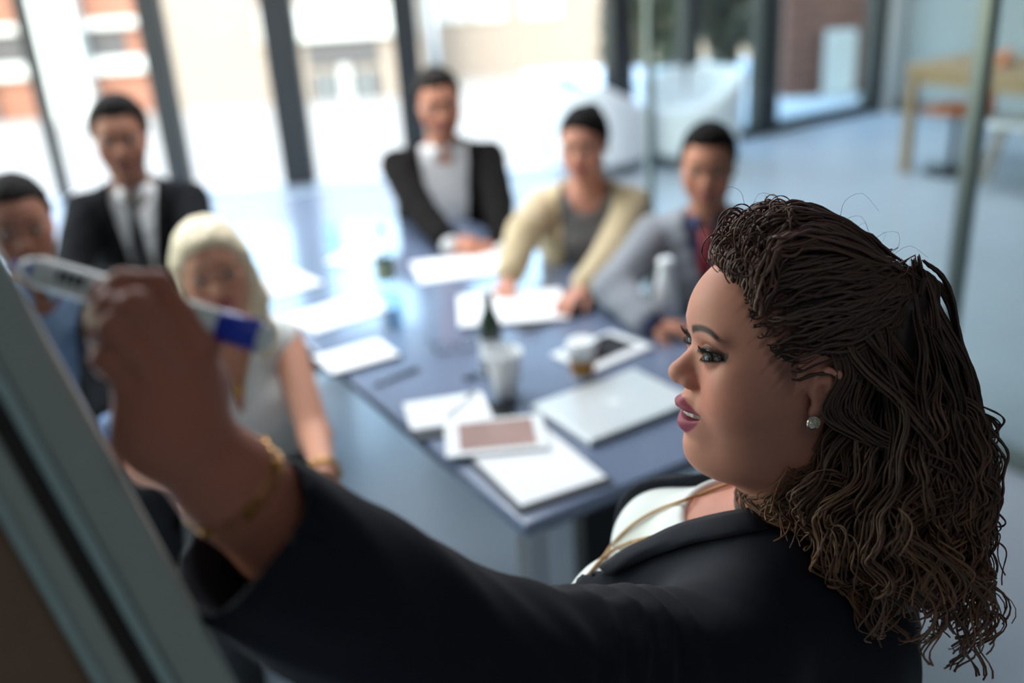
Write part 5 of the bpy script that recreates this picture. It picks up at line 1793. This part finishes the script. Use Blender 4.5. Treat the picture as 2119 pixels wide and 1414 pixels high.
# loose twists and loops at the front
for i in range(44):
    x = rng.uniform(-0.062, 0.02)
    y0 = rng.uniform(0.02, 0.078)
    z0 = np.interp(y0, [0.0, 0.03, 0.06, 0.08], [0.148, 0.144, 0.126, 0.100]) - 2.4 * abs(x) ** 1.75
    p0 = np.array([x, y0, z0])
    kind = rng.random()
    if kind < 0.6 or y0 > 0.05:
        ax = unit(rng.normal(size=3))
        u_ = unit(np.cross(ax, (0.3, 0.5, 0.9)))
        w_ = np.cross(ax, u_)
        R_ = rng.uniform(0.006, 0.012)
        th = np.linspace(0, rng.uniform(4, 9), 26)
        p = p0 + R_ * (np.cos(th)[:, None] * u_ + np.sin(th)[:, None] * w_) + np.linspace(0, rng.uniform(-0.012, 0.012), 26)[:, None] * ax
    else:
        p = spline([p0, p0 + [0.0, 0.008, 0.006], p0 + [-0.004, 0.010 * rng.random(), -0.022], p0 + [-0.004, 0.004, -0.05 * rng.uniform(0.5, 1)]], 26)
        p[:, 0] -= 0.010
    b = rng.uniform(0.8, 2.2)
    strands.append((p, rng.uniform(0.0008, 0.0015) * np.linspace(1, 0.6, 26) * (1 + 0.2 * np.sin(np.arange(26) * 1.9)), tint(26, np.array([0.03, 0.015, 0.011]) * b, np.array([0.05, 0.024, 0.016]) * b, 0.0)))
for i in range(30):
    x = rng.uniform(-0.058, 0.03)
    y0 = rng.uniform(0.045, 0.082)
    z0 = np.interp(y0, [0.03, 0.06, 0.085], [0.142, 0.124, 0.098]) - 2.4 * abs(x) ** 1.75
    p0 = np.array([x, y0 - 0.004, z0 - 0.006])
    R_ = rng.uniform(0.009, 0.017)
    th = np.linspace(rng.uniform(2.2, 3.2), rng.uniform(-2.6, -1.2), 26)
    sw = rng.uniform(-0.5, 0.5)
    u_ = unit(np.array([sw, 0.8, 0.45]))
    w_ = unit(np.array([rng.uniform(-0.3, 0.3), -0.3, 0.9]))
    p = p0 + R_ * ((1 + np.cos(th))[:, None] * u_ * 0.8 + np.sin(th)[:, None] * w_)
    p[:, 0] += np.linspace(0, rng.uniform(-0.012, 0.012), 26)
    b = rng.uniform(0.9, 2.0)
    strands.append((p, rng.uniform(0.0007, 0.0014) * np.linspace(1, 0.5, 26) * (1 + 0.2 * np.sin(np.arange(26) * 1.9)), tint(26, np.array([0.04, 0.018, 0.013]) * b, np.array([0.06, 0.027, 0.018]) * b, 0.0)))
n_side = len(strands)
tubes_mesh('braids', [(hw(a), b * HS, c) for a, b, c in strands], M_PHAIR, pres, 5)['kind'] = 'stuff'

# the fall of curls: locks of a few strands each
fall = []
def lock(theta, rho, from_crest, zend, k_n, amp0, start=None):
    cu, su = math.cos(theta), math.sin(theta)
    if start is not None:
        pass
    elif from_crest:
        p0 = KN + rng.normal(size=3) * np.array([0.012, 0.008, 0.008])
        out = p0 + np.array([0.024 * rho * cu, -0.016 + 0.018 * su * rho + 0.014 * abs(cu), -0.014 - 0.016 * abs(cu)])
        start = [p0, out]
    else:
        g = np.array([cu * 1.0, -abs(su) * 0.9 - 0.25, rng.uniform(-0.15, 0.35)])
        g /= np.linalg.norm(g)
        p0 = C0 + R0_ * g
        start = [p0, p0 + g * np.array([0.010, 0.014, 0.004]) - np.array([0, 0, 0.020])]
    pts = list(start)
    for z in np.arange(0.06, zend, -0.05):
        if z > start[-1][2] - 0.035:
            continue
        cx, cy, rx, ry = level(z)
        pts.append(np.array([cx + rx * rho * cu, cy + ry * rho * su, z]) + rng.normal(size=3) * 0.005)
    n = 90
    base = spline(pts, n)
    far = np.clip(base[:, 0] + 0.012, 0, 0.1) * np.clip((base[:, 2] + 0.12) / 0.12, 0, 1)
    base[:, 1] += 0.75 * far
    base[:, 2] -= 0.35 * far
    s = np.linspace(0, 1, n)
    arc = np.concatenate([[0], np.cumsum(np.linalg.norm(np.diff(base, axis=0), axis=1))])
    wl = rng.uniform(0.055, 0.090)
    ph = rng.random() * 6.28
    b = rng.uniform(0.7, 1.6)
    tip = np.array([0.130, 0.062, 0.030]) if rng.random() < 0.5 else np.array([0.095, 0.048, 0.030])
    hand = 1 if rng.random() < 0.5 else -1
    curl_a = rng.uniform(2.0, 5.5)
    R_ = rng.uniform(0.008, 0.018)
    for k in range(k_n):
        p = base.copy()
        ph2 = ph + rng.normal() * 0.35
        amp = (0.0006 + amp0 * np.clip((s - 0.18) / 0.82, 0, 1) ** 1.3) * rng.uniform(0.8, 1.25)
        w = arc / wl * 2 * math.pi * (0.75 + 0.45 * s) + ph2
        p[:, 0] += amp * np.cos(w)
        p[:, 1] += amp * np.sin(w) * hand * 1.15
        kk = np.clip((s - 0.84) / 0.16, 0, 1)
        a2 = kk * curl_a * rng.uniform(0.85, 1.15)
        p[:, 0] += R_ * (1 - np.cos(a2)) * math.cos(ph)
        p[:, 1] += R_ * (1 - np.cos(a2)) * math.sin(ph)
        p[:, 2] += R_ * np.sin(a2) * 1.2
        sp_ = rng.normal(size=3) * 0.0042
        p += sp_[None] * (0.3 + 0.9 * s)[:, None]
        W = hw(p)
        r0 = rng.uniform(0.0010, 0.0019)
        j = rng.uniform(0.8, 1.25)
        fall.append((W, r0 * np.linspace(1.15, 0.62, n) * (1 + 0.12 * np.sin(s * 160)) * np.clip(0.25 + s * 14, 0, 1), tint(n, np.array([0.044, 0.025, 0.018]) * b * j, tip * b * j, 0.45)))
for i in range(92):
    th = rng.uniform(0, 2 * math.pi)
    if rng.random() < 0.45:
        th = rng.uniform(0.62, 1.38) * math.pi          # more on the side we see
    rho = math.sqrt(rng.uniform(0.25, 1.0))
    lock(th, rho, rng.random() < 0.75 and math.sin(th) < 0.1, -rng.uniform(0.17, 0.29) - 0.045 * max(0.0, -math.sin(th)), int(rng.integers(5, 8)), rng.uniform(0.004, 0.009))
for i in range(12):
    f_ = i / 11
    st0 = [KN + np.array([-0.018, 0.012 - 0.012 * f_, -0.012 - 0.012 * rng.random()]), np.array([-0.050 + 0.02 * f_, -0.078 - 0.022 * f_, 0.050]), np.array([-0.072 + 0.02 * f_, -0.080 - 0.035 * f_, -0.005])]
    lock(math.pi + 0.2 + 0.9 * f_, rng.uniform(0.75, 1.0), False, -rng.uniform(0.17, 0.27), 6, rng.uniform(0.003, 0.008), start=st0)
for i in range(9):
    y0 = -0.024 - 0.004 * i
    st0 = [np.array([-0.074, y0 + 0.012, 0.036]), np.array([-0.083, y0, 0.004]), np.array([-0.087, y0 - 0.004, -0.045])]
    lock(math.pi + 0.75 - 0.08 * i, rng.uniform(0.85, 1.0), False, -rng.uniform(0.16, 0.25), 6, rng.uniform(0.003, 0.008), start=st0)
_all = np.concatenate([f[0] for f in fall])
_h = hl_(_all).astype(np.float32)                       # keep the locks outside the jaw and neck
_d = head_sdf(_h)
_m = (_d < 0.004) & (_h[:, 2] < -0.02)
_e = 2e-3
_g = np.stack([head_sdf(_h[_m] + np.array(o, np.float32) * _e) - _d[_m] for o in ((1, 0, 0), (0, 1, 0), (0, 0, 1))], 1)
_g /= np.linalg.norm(_g, axis=1)[:, None] + 1e-6
_h[_m] += _g * np.clip(0.005 - _d[_m], 0, 0.08)[:, None]
_all = jacket_push(hw(_h))
fall = [(_all[i * 90:(i + 1) * 90], f[1], f[2]) for i, f in enumerate(fall)]
tubes_mesh('curls', fall, M_PHAIR, pres, 4)['kind'] = 'stuff'
# thin flyaway hairs
fly = []
for i in range(90):
    st_ = fall[rng.integers(len(fall))] if rng.random() < 0.55 else None
    if st_ is not None:
        j = rng.integers(15, 80)
        p0 = st_[0][j]
    else:
        q = strands[rng.integers(len(strands))]
        p0 = hw(q[0][rng.integers(len(q[0]))][None])[0]
    cw = hw(np.array([[0, -0.03, 0.0]]))[0]
    out = unit(unit(p0 - cw) + rng.normal(size=3) * 0.5)
    sd_ = unit(np.cross(out, rng.normal(size=3)))
    L = rng.uniform(0.012, 0.04)
    fly.append((spline([p0, p0 + out * L * 0.5, p0 + out * L * 0.8 + sd_ * L * 0.4, p0 + out * L * 0.7 + sd_ * L * 0.9 - UP * L * 0.3], 10), np.linspace(0.00022, 0.0001, 10), tint(10, (0.03, 0.016, 0.011), (0.06, 0.03, 0.02))))
# fine hairs over the temple
for i in range(150):
    g = rng.normal(size=3)
    y_, z_ = rng.uniform(0.02, 0.064), rng.uniform(-0.012, 0.085)
    x_ = 0.079 * math.sqrt(max(0.0, 1 - ((y_ + 0.006) / 0.1015) ** 2 - ((z_ - 0.032) / 0.0935) ** 2)) if ((y_ + 0.006) / 0.1015) ** 2 + ((z_ - 0.032) / 0.0935) ** 2 < 1 else None
    if x_ is None:
        continue
    r = np.array([[-x_, y_, z_]])
    h = hairline(r)[0]
    if not (-0.02 < h < 0.010):
        continue
    p0 = r[0] * np.array([1.01, 1, 1])
    d_ = unit(KN - p0 + rng.normal(size=3) * 0.03)
    L = rng.uniform(0.015, 0.035)
    pts = np.array([p0 + d_ * L * t for t in np.linspace(0, 1, 9)])
    pts[:, 1] += 0.003 * np.sin(np.linspace(0, 5, 9) + i)
    pts[:, 2] += 0.003 * np.cos(np.linspace(0, 6, 9) + i)
    q = (pts - C0) / R0_
    pts = C0 + q / np.linalg.norm(q, axis=1)[:, None] * R0_ * 1.008
    fly.append((hw(pts), np.linspace(0.0007, 0.0003, 9), tint(9, (0.018, 0.011, 0.009), (0.018, 0.011, 0.009))))
tubes_mesh('flyaway_hairs', fly, M_PHAIR, pres, 4)['kind'] = 'stuff'
# necklace cords on the blouse
M_CORD = mat('tan_cord', lin(176, 136, 84), 0.5, var=0.1, scale=200)
def on_blouse(pts, r, name, m):
    out = []
    for x, y, _ in spline([(*q, 0) for q in pts], 22):
        h = trace(x, y, lambda p: np.minimum(blouse_fn(p), low_fn(p)), 0.8, 1.5, 0.0025)
        if h is not None:
            out.append(h)
    if len(out) > 2:
        MB().tube(spline(out, 44), r, 7).build(name, m, pres, smooth=True)
on_blouse([(1536, 994), (1480, 1012), (1420, 1034), (1360, 1056), (1310, 1086), (1275, 1118), (1250, 1150), (1232, 1172)], 0.0020, 'necklace', M_CORD)
on_blouse([(1345, 1112), (1300, 1124), (1268, 1140), (1240, 1164), (1214, 1194)], 0.0020, 'necklace', M_CORD)

# bracelet: two fine gold chains round the wrist
wax = unit(WJ - at(600, 1105, 0.69))
wf = frame_from(wax)
M_BRACE = mat('bracelet_gold', lin(170, 124, 58), 0.3, metal=0.95)
br = None
for k, (off, tilt) in enumerate(((0.004, 0.12), (-0.007, -0.05))):
    pts = [WB + wax * (off + tilt * 0.033 * math.cos(a_)) + wf[:, 0] * 0.0345 * math.cos(a_) + wf[:, 2] * 0.0345 * math.sin(a_) for a_ in np.linspace(0, 2 * math.pi, 73)]
    o = MB().tube(pts, 0.0015 * (1 + 0.45 * np.sin(np.arange(73) * 1.57)), 6).build('bracelet', M_BRACE, None, smooth=True)
    if br is None:
        br = tag(o, 'double gold chain bracelet on the presenter\'s writing wrist', 'bracelet')
    else:
        o.name = 'chain'
        adopt(o, br)
for a_ in np.linspace(0.2, 6.0, 7):
    c = WB + wf[:, 0] * 0.0365 * math.cos(a_) + wf[:, 2] * 0.0365 * math.sin(a_)
    MB().lathe(c, [(0.0005, -0.004), (0.003, -0.002), (0.0035, 0), (0.003, 0.002), (0.0005, 0.004)], 12, [wf[:, 0], wf[:, 2], wax]).build('bead', M_BRACE, br, smooth=True)

# marker
M_MWHITE = mat('marker_white', lin(236, 238, 232), 0.35)
M_MBLUE = mat('marker_blue', lin(36, 62, 190), 0.35)
M_MPRINT = mat('marker_print', lin(30, 34, 40), 0.5)
ma, mb_ = at(22, 546, 0.612), at(562, 704, 0.614)
md_ = unit(mb_ - ma)
mf = frame_from(md_)
ML = np.linalg.norm(mb_ - ma)
AX3 = [mf[:, 0], mf[:, 2], md_]
R_ = 0.0098
def fr(t):
    return t * ML
mk = MB().lathe(ma, [(0.0045, fr(0.045)), (0.0062, fr(0.055)), (0.0080, fr(0.085)), (R_, fr(0.11)), (R_, fr(0.795)), (R_ * 0.97, fr(0.80))], 32, AX3).build('marker_pen', M_MWHITE, smooth=True)
tag(mk, 'white whiteboard marker with a blue end held in the presenter\'s hand', 'marker')
MB().lathe(ma, [(0.0010, 0.0), (0.0022, fr(0.012)), (0.0026, fr(0.05))], 16, AX3).build('nib', M_MBLUE, mk, smooth=True)
MB().lathe(ma, [(R_ * 0.98, fr(0.80)), (R_ * 1.04, fr(0.805)), (R_ * 1.04, fr(0.952)), (R_ * 0.98, fr(0.956))], 32, AX3).build('blue_collar', M_MBLUE, mk, smooth=True)
MB().lathe(ma, [(R_ * 0.92, fr(0.956)), (R_ * 0.92, fr(0.985)), (R_ * 0.75, fr(1.0))], 32, AX3).build('end_plug', M_MWHITE, mk, smooth=True)
# printed block of letters and a small blue mark on the barrel, facing the lens
pv = unit(CAM - (ma + mb_) / 2)
pv = unit(pv - md_ * (pv @ md_))
pw = np.cross(md_, pv)
def printed(t0, t1, a0, a1, m, name):
    V, F = [], []
    for i, t in enumerate((t0, t1)):
        for a_ in np.linspace(a0, a1, 7):
            V.append(ma + md_ * fr(t) + (pv * math.cos(a_) + pw * math.sin(a_)) * (R_ + 0.00015))
    for j in range(6):
        F.append((j, j + 1, 8 + j, 7 + j))
    mesh_np(name, V, F, m, mk, True)
for k_, (t0, t1) in enumerate(((0.20, 0.222), (0.228, 0.25), (0.256, 0.278), (0.284, 0.306))):
    printed(t0, t1, -0.55, 0.25, M_MPRINT, 'printed_letter')
printed(0.085, 0.105, -0.4, 0.4, M_MBLUE, 'printed_mark')

# flip-chart board seen from behind its edge
M_BFRAME = mat('board_frame_grey', lin(168, 176, 168), 0.5, metal=0.0, var=0.04, scale=12)
M_BTEAL = mat('board_frame_aluminium', lin(176, 198, 196), 0.4, metal=0.1)
M_BBACK = mat('hardboard_brown', lin(132, 104, 84), 0.85, var=0.10, scale=25)
M_BGAP = mat('board_channel', lin(52, 46, 42), 0.7)
e0, e1 = at(14, 552, 0.588), at(486, 1414, 0.635)
bu = unit(e1 - e0)
wv = np.array([-0.93, -0.37, 0.0])
wv = unit(wv - bu * (wv @ bu))
bn = unit(np.cross(bu, wv))
if bn @ (CAM - e0) < 0:
    bn = -bn
bc = (e0 + e1) / 2 + bu * 0.05
bd = thing('flip_chart_board', [bc[0], bc[1], 0], 'grey-framed flip chart board on an easel at the lower left', 'easel')
HLEN = 0.50
def rail(name, w0, w1, front, back, m, bevel=0.0):
    """strip from w0 to w1 along wv; front/back heights along the board normal"""
    c = bc + wv * (w0 + w1) / 2 + bn * (front + back) / 2
    return MB().box(c, (HLEN, (w1 - w0) / 2, (front - back) / 2), [bu, wv, bn]).build(name, m, bd, bevel=bevel)
rail('frame_rail', 0.0, 0.030, 0.0, -0.022, M_BFRAME, 0.003)
rail('frame_lip', 0.030, 0.037, 0.003, -0.020, M_BTEAL, 0.001)
rail('channel', 0.037, 0.050, -0.008, -0.020, M_BGAP)
rail('inner_rail', 0.050, 0.064, -0.003, -0.020, M_BFRAME, 0.001)
rail('inner_lip', 0.064, 0.070, 0.000, -0.020, M_BTEAL, 0.001)
rail('back_panel', 0.070, 0.70, -0.010, -0.018, M_BBACK)
rail('far_frame_rail', 0.70, 0.73, 0.0, -0.022, M_BFRAME, 0.003)
rail('paper_pad', 0.02, 0.70, -0.0225, -0.034, M_PAPER)
for k_ in (0.10, 0.62):
    f0 = bc + wv * k_ + bu * HLEN * 0.6 + bn * 0.012
    MB().tube([f0, np.array([f0[0] + 0.02, f0[1] + 0.05, 0.0])], 0.012, 10).build('easel_leg', M_BTEAL, bd, smooth=True)
f0 = bc + wv * 0.36 + bn * 0.02
MB().tube([f0, np.array([f0[0] - 0.30, f0[1] - 0.45, 0.0])], 0.012, 10).build('easel_leg', M_BTEAL, bd, smooth=True)
